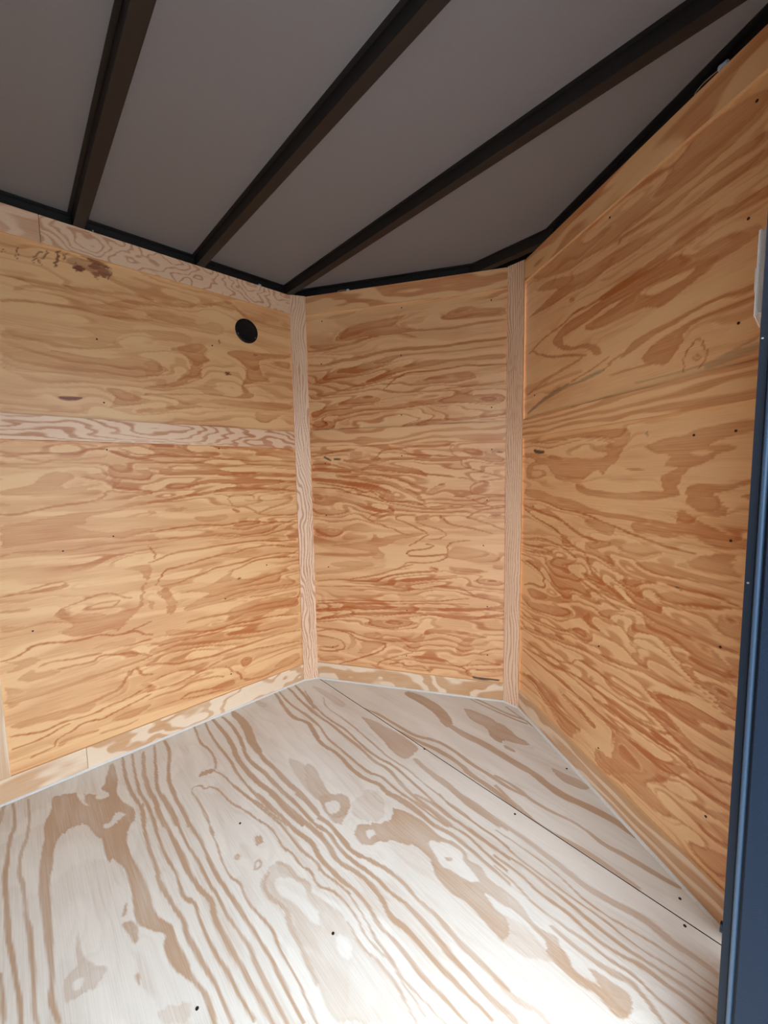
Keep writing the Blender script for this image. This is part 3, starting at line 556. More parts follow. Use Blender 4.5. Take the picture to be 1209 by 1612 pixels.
'B':'''60 111 46 1674 138 1674 210 1687 280 1692 350 1709 451 1722 517 1711 581 1689
70 0 175 1711 212 1755 300 1777 402 1785 550 1795 493 1771 484 1749 549 1730 644 1716 752 1719 857 1726 973 1727 973 1716 857 1715 752 1708 660 1707 549 1715 451 1718 350 1717 246 1708
50 0 47 1703 148 1705 192 1693 120 1684 47 1687
80 142 43 1609 117 1598 208 1619 296 1619 382 1635 466 1643 580 1639 706 1635 783 1642 974 1645
70 0 49 1517 115 1545 189 1580 278 1585 382 1603 482 1618 628 1620 752 1612 974 1623 974 1612 752 1604 628 1608 499 1609 415 1569 294 1539 205 1538 114 1512
60 0 676 1754 753 1793 820 1799 857 1780 972 1773 973 1738 857 1744 753 1741
50 0 125 1821 214 1834 302 1839 266 1820 160 1812
70 0 47 1467 158 1472 275 1492 328 1512 448 1550 515 1568 628 1582 752 1578 858 1583 974 1580 975 1558 858 1561 752 1570 627 1551 514 1545 431 1512 345 1495 239 1478 112 1446 46 1442
80 70 421 1465 464 1502 530 1536 627 1532 752 1540 813 1546 858 1539 975 1536
70 69 421 1465 496 1448 627 1443 752 1450 858 1457 976 1463
60 0 513 1475 627 1505 752 1518 828 1519 858 1487 752 1472 627 1474
70 0 82 1397 202 1423 344 1447 420 1426 360 1397 201 1395
70 0 44 1383 147 1402 290 1385 445 1384 545 1402 674 1409 783 1417 976 1411 977 1374 859 1378 752 1381 626 1385 512 1368 377 1372 290 1369 200 1349 137 1369 52 1332
50 0 737 1428 828 1452 836 1406 752 1412
70 0 52 1340 154 1335 180 1300 134 1294 50 1293
50 0 182 1358 342 1358 411 1362 376 1340 244 1338 252 1305 181 1317
70 124 511 1293 625 1311 752 1312 859 1314 977 1322
50 0 511 1301 593 1304 673 1296 544 1283
70 115 41 1119 78 1127 159 1117 221 1099 290 1081 376 1067 443 1054 541 1025 621 997
80 217 41 1098 159 1092 247 1082
85 232 48 1047 157 1038 245 1024 332 1011 400 998 441 982
70 195 176 1062 290 1052 375 1031 459 1022 508 997 573 973 612 933
90 66 57 1030 138 1021 201 1008 271 999 314 978 357 990 390 958 441 933 507 937 556 941 620 910
90 67 46 1009 111 1005 183 1000 244 975 322 966 373 949 415 937
70 0 391 998 450 982 441 958 507 941 572 941 620 918 556 933 490 933 432 941
80 0 36 984 91 967 181 958 287 933 372 900 440 893 372 884 312 908 199 937 71 924 44 933
60 0 241 1180 302 1186 310 1162 292 1142 249 1147
80 78 377 1144 395 1175 461 1189 510 1183 542 1159 622 1153 746 1142 821 1136 974 1124
70 142 213 1140 318 1129 411 1139 542 1143 746 1126 821 1139
70 191 308 1093 360 1112 443 1094 541 1084 605 1071 621 1059
60 0 360 1120 460 1102 558 1092 605 1071 509 1069 376 1083
70 99 43 1161 116 1176 206 1185 276 1195
60 0 42 894 153 899 268 887 197 866 124 861 41 868
80 66 440 888 355 875 319 846 388 826 455 803 505 779 570 773
70 115 440 909 473 885 440 876 371 851
60 0 353 784 386 752 438 770 505 779 571 789 619 782 570 765 488 754 420 719 368 709 419 669 402 652 350 650 351 684 192 704 101 710 352 742
70 0 48 799 149 801 203 789 194 764 102 753 47 760
80 65 537 723 586 749 635 782 571 813 506 840 456 852 490 869 571 873
60 0 555 853 588 870 644 878 611 846 571 841
70 56 571 837 635 818 714 796 706 760 635 754
70 63 620 965 636 989 684 1020 715 1023
60 0 633 989 699 1023 715 1011 668 988 652 965 620 961
80 54 644 910 714 918 761 910 821 918 852 911 976 919
80 61 745 957 821 957 866 926 925 911
80 60 976 964 836 968 821 988 829 1018 888 1032 968 1039
70 76 621 1067 746 1050 821 1041 851 1025
70 75 731 1195 738 1157 791 1125 791 1095 836 1082 910 1062 960 1046
60 0 776 1171 851 1176 974 1128 974 1091 851 1131
70 76 806 864 852 888 903 903 976 911
70 69 806 864 867 849 926 827 977 809
60 0 896 869 940 881 977 877 977 862 926 858
70 79 683 871 699 847 745 824 822 818 926 789
80 63 722 689 714 728 745 745 822 755
80 65 619 734 667 727 618 709 537 698 520 681 536 670 666 679 737 689 698 656 618 640 503 639 519 607
50 0 745 729 822 724 927 704 979 659 852 654 745 666 698 672
70 171 43 664 191 665 280 664 368 676
50 0 98 622 262 638 349 633 366 608 188 592
60 124 462 1213 511 1203 622 1191 746 1195
-90 85 111 1159 142 1142
-90 74 160 1148 192 1145
-90 51 942 1158 967 1154
-50 133 73 1220 109 1216
60 0 44 571 115 583 189 595 314 618 367 621 278 591 170 568 44 553
80 75 232 541 330 559 409 580 486 609 552 629
90 74 365 536 409 563 485 580 569 596 690 606 634 620
70 100 47 523 187 539 277 531 382 537 467 516 568 505 665 528 745 532 807 520 853 483 973 483
60 0 277 535 365 536 451 549 568 563 745 589 776 582 697 562 568 539 501 518 425 514
80 69 46 496 186 500 329 512 425 505 534 503
40 0 467 499 534 491 617 475 567 455 483 450
90 51 43 415 184 429 363 437 534 445 697 460 822 481
90 51 43 402 183 416 362 422 534 432 697 448 823 448
80 187 37 365 136 377 228 393 362 403 500 408 616 413 745 418 974 443
70 163 616 392 745 385 854 386 974 412
80 155 35 315 135 337 227 358 361 372 465 380 566 392 616 384
70 0 271 313 361 338 482 352 599 340 498 319 464 295 386 296
80 80 38 275 132 270 216 272 270 251 341 240 428 231 497 242 565 244
90 79 37 252 123 273 206 263 251 231 323 220 420 221 393 183 321 149 267 126 155 86
70 0 288 266 377 278 394 262 341 249 429 248 565 261 607 299 664 316 760 321 854 313 915 294 838 295 760 304 664 304 615 283 598 247 497 237 376 234 297 244
80 83 43 147 129 152 195 172 186 207 131 224 46 230
80 81 44 170 120 169 158 186
60 0 206 254 260 223 250 187 194 163 232 212
60 0 269 215 359 233 428 222 358 189 321 158 249 151 286 190
80 75 365 101 392 131 444 149 496 168 548 191
60 0 497 220 582 246 598 222 548 191 497 203
70 0 522 175 614 176 712 174 720 150 614 138 547 148
60 0 760 246 807 292 854 288 823 252 854 239 776 194 760 221
80 56 870 216 930 247 975 247
80 67 712 166 744 144 808 135 808 101 855 99
70 65 808 151 854 190 908 179 976 171
60 97 854 132 976 154
60 0 42 115 137 130 202 119 117 96 41 87
80 106 427 117 496 133 513 109 597 127 630 97
60 0 838 570 898 581 972 569 973 546 853 555
50 0 927 645 972 647 972 624 928 629
50 0 714 628 822 625 928 614 822 593 745 597
-90 100 839 95 901 94 954 96''',
'C':'''60 0 47 1846 258 1845 402 1856 553 1855 655 1843 730 1820 783 1851 936 1824 939 1773 838 1758 789 1747 734 1756 660 1746 559 1750 510 1736 416 1759 309 1757
0 0 372 1833 538 1842 695 1821 731 1815 690 1799 540 1807 404 1803
60 0 426 1754 605 1741 724 1733 790 1738 857 1744 942 1737 943 1713 840 1722 774 1730 725 1708 634 1725 559 1733
70 0 96 1783 209 1781 398 1716 511 1717 607 1707 702 1697 792 1700 841 1704 902 1704 944 1705 945 1681 860 1682 793 1681 703 1676 608 1673 477 1679 378 1685
70 0 498 1613 611 1616 705 1629 796 1638 845 1641 906 1628 948 1633 950 1604 908 1607 846 1613 797 1609 731 1606 641 1591 567 1584
65 0 599 1570 669 1579 744 1574 799 1576 848 1577 910 1568 930 1565 932 1540 851 1531 823 1518 781 1513 730 1515
70 0 535 1737 559 1736 552 1722
80 0 59 1696 176 1714 278 1730 359 1695 467 1702 528 1708 553 1696 486 1675 411 1671 315 1686 217 1683 90 1693
80 82 71 1553 180 1583 283 1586 340 1607 434 1604 507 1605 588 1611 672 1615 722 1610
80 85 94 1554 210 1498 323 1474 421 1446
80 0 222 1547 271 1575 330 1590 434 1591 524 1604 603 1610 673 1604 746 1598 802 1570 712 1570 648 1562 559 1566 509 1568 396 1553 331 1548 285 1542 298 1516 356 1492 378 1492 419 1486 478 1462 498 1431 460 1435 440 1460 399 1476 356 1481 286 1502
75 0 396 1547 492 1550 575 1560 648 1568 737 1563 823 1555 861 1539 815 1522 784 1508 717 1492 692 1491 651 1513 577 1513 494 1513 438 1519
0 0 620 1558 793 1546 798 1539 761 1528 677 1529
70 0 583 1407 612 1432 681 1443 743 1441 809 1451 857 1454 910 1449 938 1449 939 1436 911 1438 858 1447 809 1441 756 1432 682 1421 635 1408 567 1393
75 0 644 1378 683 1405 733 1415 778 1424 820 1428 877 1424 939 1428 940 1415 878 1415 821 1418 779 1409 770 1378 748 1354 725 1335 673 1354
70 48 527 1355 630 1356 724 1351
60 66 500 1380 551 1404 613 1409
70 55 338 1378 443 1394 533 1415
80 43 780 1306 772 1343 798 1369 813 1381 830 1345 841 1326 817 1307
80 39 800 1335 810 1339 824 1329 811 1325 800 1335
80 0 321 1666 355 1659 350 1644 327 1652
60 109 68 1386 199 1424 336 1435 401 1445
50 112 99 1397 290 1403 402 1404
-40 97 160 1337 292 1366 404 1370 500 1380
-50 132 70 1310 215 1358 327 1373
-28 188 837 1306 884 1312 918 1315 952 1318
-55 58 753 1277 819 1282 867 1289 920 1289 954 1293
-60 49 353 1290 522 1291 662 1288 764 1282
-30 52 633 1313 762 1310 866 1312 941 1337
70 0 49 1182 232 1192 365 1198 505 1197 605 1192 621 1167 592 1128 578 1098 528 1075 511 1049 492 1069 464 1062 425 1035 302 1033 237 1064 209 1096 107 1090 107 1081 210 1072 197 1040 61 1039 59 1091 166 1121 50 1134 49 1152 194 1136 346 1114 509 1107 543 1118 441 1144 575 1153 533 1163 354 1185 233 1180
20 0 108 1069 182 1072 168 1048 93 1052
70 0 666 1135 731 1151 789 1151 821 1163 870 1166 931 1172 955 1169 957 1144 890 1137 844 1122 891 1123 918 1113 874 1102 846 1079 805 1070 790 1045 774 1024 787 1004 740 991 646 980 533 979 395 992 372 1027 456 1008 583 1000 700 1011 739 1012 725 1039 736 1055 783 1071 735 1077 758 1107 708 1110
10 0 792 1111 844 1113 864 1107 835 1099
70 0 595 1074 641 1076 683 1069 641 1064
65 0 797 1020 828 1036 897 1032 935 1046 959 1047 952 1038 897 1019 870 1008 904 982 901 959 833 962 805 985
70 0 933 1007 953 1016 954 999
70 0 783 973 823 951 854 939 903 922 951 916 953 894 887 882 814 909 745 888 706 894 650 886 627 900 649 921 744 915 780 925
70 0 54 995 155 998 240 977 363 969 459 947 552 935 677 936 779 931 814 919 705 919 586 920 460 927 305 935 171 949 55 968
90 62 55 951 214 952 306 928 440 925 536 902 635 883 707 871 783 862 838 863
60 0 451 912 536 908 580 888 564 867 501 871 421 895
80 97 56 924 202 903 307 890 401 850 483 841 556 846
90 84 56 907 159 874 284 848 358 806 446 793 457 760 507 737
80 0 297 835 357 836 334 810 381 795 323 793
70 0 434 826 521 844 574 843 494 816 504 804 567 797 593 777 641 763 713 758 789 762 714 753 627 754 560 769 476 792 435 798
50 0 590 846 680 867 747 850 710 826 654 809 592 808
65 0 640 800 710 820 786 815 841 813 910 815 953 822 953 818 892 806 842 803 751 785 684 786
60 0 773 823 839 853 887 877 928 880 921 851 948 830 891 825 820 818
80 76 60 782 205 805 311 790 382 773 405 756 349 729 313 721 385 700 471 679 547 661 600 645
80 69 60 756 177 767 287 755 178 742 70 730
70 0 194 703 287 747 405 756 313 721 408 691 472 658 530 635 463 627 387 649 366 612 292 606 252 635 236 696
90 98 62 684 150 677 210 649 212 599 122 600 66 576
70 0 74 569 198 586 267 582 365 627 389 597 241 558 124 530
90 119 457 774 468 735 545 707 614 681 662 666
80 0 579 729 642 751 686 757 658 725 716 707 756 697 717 684 660 701 628 723
60 0 715 730 766 745 845 758 895 758 936 758 768 701
80 46 764 766 844 768 894 773 952 763
-90 120 120 1156 143 1147 193 1144
-80 36 788 768 800 763
-40 47 668 1174 679 1161
70 0 426 722 494 725 531 708 574 689 645 680 701 675 722 660 729 635 778 632 717 613 677 603 657 571 679 563 758 569 693 563 680 551 681 528 723 513 761 510 820 509 867 509 820 498 750 493 697 495 640 478 560 459 487 452 362 433 239 406 125 385 61 378 61 395 211 419 314 452 405 452 505 467 592 487 696 506 638 520 680 551 651 551 634 586 647 621 703 636 708 666 645 668 550 669 495 692 437 704
70 0 580 734 641 752 671 729 713 701 776 684 821 675 882 669 953 667 953 659 902 654 832 659 833 644 883 651 926 627 940 611 886 599 846 604 814 605 769 591 762 599 802 616 856 609 904 608 952 608 953 591 915 580 848 575 794 570 837 585 859 555 907 571 955 564 959 502 919 525 890 537 850 545 861 531
60 0 711 729 772 752 827 753 895 769 896 750 829 723 773 726
60 0 897 737 956 748 960 684 918 689 890 696
70 0 58 502 179 531 310 558 401 573 380 537 262 510 122 479
80 77 60 440 210 459 313 467 382 494 424 517 494 517 466 485
80 0 359 492 434 528 494 517 476 482 415 478
90 72 63 297 187 308 319 322 431 341 511 340 582 340 647 340 718 342 794 347 851 339 873 318
70 0 442 573 481 594 472 563 520 548 597 540 521 535 463 546
70 0 508 610 576 639 631 651 552 612 611 595 536 593
85 100 64 279 188 275 320 276 413 272 533 270 603 261 665 265 736 260 799 260
85 68 62 333 126 333 293 341 387 370 428 412 508 407 596 400 659 396 716 394 791 400 849 379 918 388 962 392
80 128 512 307 616 321 719 325 817 347 852 319
80 130 580 397 659 402 716 394 790 416 827 380 899 384 957 398
80 0 706 444 751 466 810 477 853 486 912 482 955 491 952 479 894 461 844 455 915 440 959 442 915 426 846 425 766 429
70 0 480 380 509 374 482 352
80 144 346 235 436 226 488 214 517 212
80 161 67 172 161 184 247 155 350 143 439 154
70 0 161 184 205 190 300 161 439 154 398 89 327 89 275 130 207 132
75 0 602 267 665 277 722 279 761 273 831 313 853 302 577 87 598 192
60 0 511 130 565 155 575 122 594 100 560 74 522 96
90 74 437 267 495 275 549 268 611 269 678 259 747 266 809 275 857 281 907 286 959 301
70 0 599 261 668 252 738 259 792 274 841 284 809 267 778 210 852 231 922 262 954 280 955 256 910 240 852 220 787 209 751 197 723 174 762 163 790 154 874 170 832 155 791 134 755 119 706 116 664 117 607 100 543 115 529 135 555 139 604 160 613 214
90 77 508 307 573 306 643 312 706 318 763 322 806 329 854 325 904 334 956 354
80 93 559 336 607 336 674 336 743 350 778 362 819 389
80 0 671 400 739 415 775 424 819 396 866 386 915 389 953 393 954 374 903 362 852 354 804 363 760 378 712 390
80 116 756 449 815 456 861 461 910 474 954 485
80 59 774 443 840 437 898 445 956 440
70 0 893 527 955 562 956 500 927 509
50 0 807 313 869 322 918 334 956 344 958 315 906 303 848 290
70 0 843 113 880 137 928 166 960 187 961 110 918 104 882 101
70 70 884 191 913 188 959 203''',
}
NAILS = {'A': [(-0.831, 1.568), (-0.825, 1.346), (-0.423, 1.625), (-0.828, 1.176), (-0.83, 0.855), (-0.981, 0.821), (-0.419, 1.192), (-0.222, 0.643), (-0.428, 0.523), (-1.081, 0.56), (-0.421, 0.167)], 'B': [(0.509, 1.615), (0.911, 1.809), (0.916, 1.354), (0.507, 1.343), (0.109, 1.61), (0.119, 1.81), (0.514, 1.825), (0.123, 1.326), (0.506, 1.153), (0.113, 1.127), (0.11, 0.865), (0.899, 0.942), (0.113, 0.599), (0.523, 0.684), (0.918, 1.17), (0.884, 0.734), (0.521, 0.4), (0.903, 0.447), (0.123, 0.173), (0.905, 0.213), (0.516, 0.168)], 'C': [(0.902, 1.379), (0.118, 1.375), (0.911, 1.15), (0.915, 0.908), (0.12, 0.923), (0.814, 1.15), (0.907, 0.659), (0.522, 0.495), (0.536, 0.15), (0.898, 0.228), (0.911, 1.809), (0.909, 1.586), (0.508, 1.823)], 'F': [(-0.252, -0.659), (0.194, -0.628), (0.113, -0.906), (0.754, -0.02), (0.319, -0.02)], 'N': [(-0.078, 0.003), (0.349, 0.291), (0.732, 0.045)]}

# ------------------------------------------------------------------ floor
S0, S1 = (-W*(1-.0368), .0198), (W, -.0092)     # the joint across the floor at the foot of the nose
PF = ((0, 0, 0), (1, 0, 0), (0, 1, 0), (0, 0, 1))
fl = empty('floor', None, None); fl['kind'] = 'structure'
gap = .0018
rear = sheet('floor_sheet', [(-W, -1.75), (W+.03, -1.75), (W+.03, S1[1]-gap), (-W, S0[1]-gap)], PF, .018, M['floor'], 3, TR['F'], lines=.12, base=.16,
      rp=dict(n=5, lu=1.0, lv=3.0, k=4), g=.0035, edge='shade_edge', parent=fl, warp=.005, vert=False)
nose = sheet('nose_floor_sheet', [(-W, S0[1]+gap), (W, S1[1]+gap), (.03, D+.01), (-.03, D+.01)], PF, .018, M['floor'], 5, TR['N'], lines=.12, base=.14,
      rp=dict(n=4, lu=1.0, lv=3.0, k=3), g=.004, edge='shade_edge', parent=fl, warp=.005)
aft = sheet('rear_floor_sheet', rect(-W, W+.03, -3.6, -1.752), PF, .018, M['floor'], 8, None, base=.9, rp=dict(n=5, lu=.8, lv=3, k=9), g=.012, parent=fl)

def nails(side, pts, parent, off):
    for u, z in pts:
        bm = bmesh.new()
        if side == 'F': cyl(bm, (u, z, .0003), (0, 0, 1), .0034, .0012, 12)
        else: cyl(bm, on(side, u, z, off+.0003), fr(side)[3], .0030, .0012, 12)
        from_bm('nail_head', bm, M['nail'], parent)
nails('F', NAILS['F'], rear, 0); nails('F', NAILS['N'], nose, 0)

# ------------------------------------------------------------------ plywood walls (panels sit 8 mm behind the battens' faces)
TH, RC = .009, -.009
ZT, ZM1, ZM2, ZB = 1.8468, 1.2891, 1.2102, .0859
ZMA1, ZMA2 = 1.284, 1.203
YB, SB1, SB2, SC3 = -.0478, .0368*LB, (1-.0434)*LB, LB
def wall(name):
    o = empty(name, None, None); o['kind'] = 'structure'; return o
wl, wf, wr = wall('wall_left'), wall('wall_front'), wall('wall_right')
pa = [sheet('upper_plywood_sheet', rect(-1.75, -.006, ZMA2+.04, H), fr('A', RC), TH, M['wall_left'], 11, TR['A'], lines=.36, base=.22, rp=dict(n=5, lu=.8, lv=3.5, k=6), parent=wl),
      sheet('lower_plywood_sheet', rect(-1.19, -.006, .001, ZMA2+.038), fr('A', RC), TH, M['wall_left'], 13, TR['A'], lines=.62, base=.30, rp=dict(n=5, lu=.7, lv=4, k=9), parent=wl),
      sheet('lower_rear_plywood_sheet', rect(-1.75, -1.192, .001, ZMA2+.038), fr('A', RC), TH, M['wall_left'], 14, None, base=.35, lines=.55, g=.008, parent=wl),
      sheet('rear_plywood_sheet', rect(-3.6, -1.752, .001, H), fr('A', RC), TH, M['wall_left'], 15, None, base=.35, lines=.5, g=.012, parent=wl)]
nails('A', [p for p in NAILS['A'] if p[1] > 1.25], pa[0], RC); nails('A', [p for p in NAILS['A'] if p[1] < 1.25], pa[1], RC)
pb = [sheet('upper_plywood_sheet', rect(.008, LB-.008, ZM2+.04, H), fr('B', RC), TH, M['wall_front'], 17, TR['B'], lines=.62, base=.22, rp=dict(n=5, lu=.8, lv=3.5, k=6, tilt=-.08), parent=wf),
      sheet('lower_plywood_sheet', rect(.008, LB-.008, .001, ZM2+.038), fr('B', RC), TH, M['wall_front'], 19, TR['B'], lines=.62, base=.26, rp=dict(n=6, lu=1, lv=4, k=9), parent=wf)]
nails('B', [p for p in NAILS['B'] if p[1] > 1.25], pb[0], RC); nails('B', [p for p in NAILS['B'] if p[1] < 1.25], pb[1], RC)
pc = [sheet('upper_plywood_sheet', rect(.008, LB-.012, ZM2+.04, H), fr('C', RC), TH, M['wall'], 23, TR['C'], lines=.34, base=.16, rp=dict(n=5, lu=.8, lv=3.5, k=6), parent=wr),
      sheet('lower_plywood_sheet', rect(.008, LB-.012, .001, ZM2+.038), fr('C', RC), TH, M['wall'], 29, TR['C'], lines=.62, base=.18, rp=dict(n=6, lu=1, lv=4, k=8), parent=wr)]
nails('C', [p for p in NAILS['C'] if p[1] > 1.25], pc[0], RC); nails('C', [p for p in NAILS['C'] if p[1] < 1.25], pc[1], RC)

# ------------------------------------------------------------------ battens: 1x4 strips of pine plywood
def batten(name, side, u0, u1, z0, z1, seed, label=None, kind=None, tr=None, base=.9, rp=None, m='strip', th=.0088, vert=False):
    o = sheet(name, rect(u0, u1, z0, z1), fr(side), th, M[m], seed, tr, base=base, rp=rp or dict(n=7, lu=2.0, lv=9, k=12), g=.003, vert=vert)
    if kind: o['kind'] = kind
    if label: tag(o, label, 'batten', 'plywood battens over the joints')
    return o
batten('batten', 'A', -1.75, YB+.004, ZMA2, ZMA1, 31, 'horizontal pine strip across the middle of the left wall below the round vent', rp=dict(n=10, lu=2.4, lv=11, k=40, wd=.12), base=.8)
batten('batten', 'A', -.9632, YB+.004, ZT-.003, H, 33, 'long pine strip along the top of the left wall, right of the butt joint', rp=dict(n=11, lu=5, lv=10, k=18, wd=.10), base=.65)
batten('batten', 'A', -1.75, -.9650, ZT-.003, H, 34, 'short pine strip at the upper left corner above the brown smudges', rp=dict(n=4, lu=2, lv=6, k=4), base=.5)
batten('batten', 'A', -1.27, -1.172, ZB+.001, ZMA2-.001, 35, 'vertical pine strip at the left edge of the picture', m='base', base=.5, rp=dict(n=6, lu=1, lv=7, k=20), vert=True)
batten('batten', 'B', SB1-.002, SB2+.002, ZM2, ZM1, 37, 'horizontal strip across the middle of the narrow nose wall between the corner boards', m='wall_front', rp=dict(n=5, lu=1.8, lv=8, k=25, wd=.15), base=.55)
batten('batten', 'B', SB1-.002, SB2+.002, ZT, H, 39, 'top strip of the narrow nose wall between the corner boards', m='wall_front', rp=dict(n=4, lu=1.5, lv=6, k=8), base=.6)
batten('batten', 'C', .0434*LB-.002, LB-.02, ZM2, ZM1, 41, 'horizontal strip across the middle of the right wall below the dark grey streak', m='wall', rp=dict(n=5, lu=1.4, lv=7, k=18, wd=.2), base=.6)
batten('batten', 'C', .0434*LB-.002, LB-.02, ZT, H, 43, 'slanting top strip of the right wall under the steel rail', m='wall', rp=dict(n=4, lu=1.3, lv=6, k=20), base=.65)
batten('baseboard_left', 'A', -.9678, YB+.004, .001, ZB, 45, kind='structure', m='base', rp=dict(n=7, lu=3.4, lv=7, k=6, wd=.2), base=.8)
batten('baseboard_left', 'A', -1.75, -.9692, .001, ZB, 46, kind='structure', m='base', rp=dict(n=3, lu=2.0, lv=6, k=2), base=.7)
batten('baseboard_front', 'B', SB1-.002, SB2+.002, .001, ZB, 47, kind='structure', m='base', rp=dict(n=4, lu=3.0, lv=6, k=5), base=.8)
batten('baseboard_right', 'C', .0434*LB-.002, LB-.02, .001, ZB, 48, kind='structure', m='base', rp=dict(n=4, lu=1.6, lv=8, k=16), base=.8)

# corner boards standing in the two corners
def corner_board(p0, p1, seed, label, rp):
    p0, p1 = Vector((*p0, 0)), Vector((*p1, 0)); U = (p1-p0).normalized(); n = Vector((U.y, -U.x, 0))
    o = p0+n*.0035
    b = sheet('corner_board', rect(0, (p1-p0).length, .001, H+.001), (tuple(o), tuple(U), (0, 0, 1), tuple(n)), .008, M['strip'], seed, None, base=.72, rp=rp, vert=True, g=.0025)
    return tag(b, label, 'board', 'vertical corner boards')
corner_board((-W, YB), (-W+SB1*ub[0], SB1*ub[1]), 51, 'vertical pine corner board with bold wavy grain beside the round vent', dict(n=11, lu=2.6, lv=7, k=75, tilt=.06, wd=.1))
corner_board((-(W-SB2*ub[0]), SB2*ub[1]), (.0434*W, D*(1-.0434)), 53, 'vertical pine corner board at the tip of the nose next to the right wall', dict(n=7, lu=2.4, lv=7, k=105, wd=.1))

# white caulk lines where wall and floor meet
def caulk(name, pts, w=.0055):
    bm = bmesh.new(); q = []
    P = [Vector((x, y, 0)) for x, y in pts]
    N = len(P); rows = []
    for i, p in enumerate(P):
        a = P[max(0, i-1)]; b = P[min(N-1, i+1)]; t = (b-a).normalized(); n = Vector((t.y, -t.x, 0))
        rows.append([bm.verts.new(p+Vector((0, 0, z))+n*k) for k, z in ((-.001, 0), (-.001, w), (w*.45, w*.75), (w, w*.25), (w*1.1, 0))])
    for a, b in zip(rows[:-1], rows[1:]):
        for k in range(5): bm.faces.new((a[k], b[k], b[(k+1) % 5], a[(k+1) % 5]))
    bm.faces.new(rows[0]); bm.faces.new(rows[-1])
    o = from_bm(name, bm, M['caulk']); o['kind'] = 'structure'; return o
def jitter(a, b, n, seed):
    rnd = random.Random(seed); a, b = Vector(a), Vector(b)
    nn = Vector((b-a)).normalized(); nn = Vector((nn.y, -nn.x))
    return [tuple(a.lerp(b, i/n)+nn*rnd.uniform(-.0006, .0006)) for i in range(n+1)]
c0 = (-W, -1.75); c1 = (-W+.002, YB); c2 = (-W+SB1*ub[0]+.002, SB1*ub[1]-.004); c3 = (-.0434*W, D*(1-.0434)-.003); c4 = (.0434*W, D*(1-.0434)-.003); c5 = (W-.02, .012)
caulk('trim_1', jitter(c0, c1, 40, 1)+jitter(c1, c2, 3, 2)[1:])
caulk('trim_2', jitter(c2, c3, 30, 3)+jitter(c3, c4, 3, 4)[1:])
caulk('trim_3', jitter(c4, c5, 30, 5), .0062)

# ------------------------------------------------------------------ ceiling, rails and roof bows
bm = bmesh.new(); prism(bm, [(-W-.04, -3.6), (W+.04, -3.6), (W+.04, .02), (.04, D+.05), (-.04, D+.05), (-W-.04, .02)], H+.036, H+.040)
ce = from_bm('ceiling', bm, M['roof']); ce['kind'] = 'structure'
def rail(name, a, b, n, kind='structure'):
    a, b, n = Vector((*a, 0)), Vector((*b, 0)), Vector(n); bm = bmesh.new(); t = .03
    e_ = (b-a).normalized()*.028; a, b = a-e_, b+e_
    prism(bm, [(a-n*.0185).xy, (b-n*.0185).xy, (b-n*(t+.0185)).xy, (a-n*(t+.0185)).xy], H-.05, H+.0355)
    prism(bm, [(a-n*.0160).xy, (b-n*.0160).xy, (b-n*-.004).xy, (a-n*-.004).xy], H+.033, H+.0358)   # turned-in flange under the roof skin
    o = from_bm(name, bm, M['steel']); o['kind'] = kind; return o
rail('trim_4', (-W, -3.6), (-W, .0), nA); rail('trim_5', (-W, 0), (0, D), nB); rail('trim_6', (0, D), (W, 0), nC)
bows = [(-.875, 'black steel roof bow nearest the left edge, leaning least'), (-.475, 'second black steel roof bow from the left, rising to the top middle'),
        (-.066, 'black steel roof bow that meets the left corner board'), (.446, 'short black steel roof bow across the nose above the right corner board')]
for y, lab in bows + [(-1.285, None), (-1.69, None), (-2.1, None), (-2.5, None), (-2.9, None), (-3.3, None)]:
    xe = W+.012 if y < 0 else W*(1-y/D)+.035
    bm = bmesh.new()
    # open hat section: two webs, a crown facing down, thin flanges against the skin
    x0, x1 = -xe, xe
    prof = [(-.012, .0355), (-.012, .0335), (-.001, .0335), (.001, 0), (.033, 0), (.035, .0335), (.046, .0335), (.046, .0355)]
    A_ = [bm.verts.new((x0, y+py, H+.0005+pz)) for py, pz in prof]; B_ = [bm.verts.new((x1, y+py, H+.0005+pz)) for py, pz in prof]
    for i in range(8): bm.faces.new((A_[i], A_[(i+1) % 8], B_[(i+1) % 8], B_[i]))
    bm.faces.new(A_); bm.faces.new(B_)
    o = from_bm('roof_bow', bm, M['bow'])
    if lab: tag(o, lab, 'beam', 'roof bows under the ceiling')
    else: o.name = 'trim_7'; o['kind'] = 'structure'

# ------------------------------------------------------------------ round vent on the left wall
v = on('A', -.267, 1.718, RC); vt = empty('round_vent', 'small round black vent cover near the top of the left wall', 'vent', loc=v)
def lathe(name, prof, m, parent, org=(0, 0, 0), seg=48):
    bm = bmesh.new(); R = []
    for r, h in prof:
        R.append([bm.verts.new((org[0]+h, org[1]+r*math.cos(2*math.pi*k/seg), org[2]+r*math.sin(2*math.pi*k/seg))) for k in range(seg)] if r > 0 else [bm.verts.new((org[0]+h, org[1], org[2]))])
    for a, b in zip(R[:-1], R[1:]):
        for k in range(seg):
            q = [a[k % len(a)], a[(k+1) % len(a)], b[(k+1) % len(b)], b[k % len(b)]]
            q = list(dict.fromkeys(q))
            if len(q) > 2: bm.faces.new(q)
    return from_bm(name, bm, m, parent, smooth=True)
lathe('flange', [(.034, .0005), (.0525, .0005), (.0525, .0022), (.051, .0034), (.040, .0036), (.037, .0030)], M['black'], vt)
lathe('cover', [(.037, .0030), (.034, .0022), (.030, .0020), (0, .0020)], M['black'], vt)
for a in (90, 205, 330):
    bm = bmesh.new(); cyl(bm, (.0042, .0445*math.cos(math.radians(a)), .0445*math.sin(math.radians(a))), (1, 0, 0), .0022, .0012, 12)
    from_bm('screw', bm, M['metal'], vt)

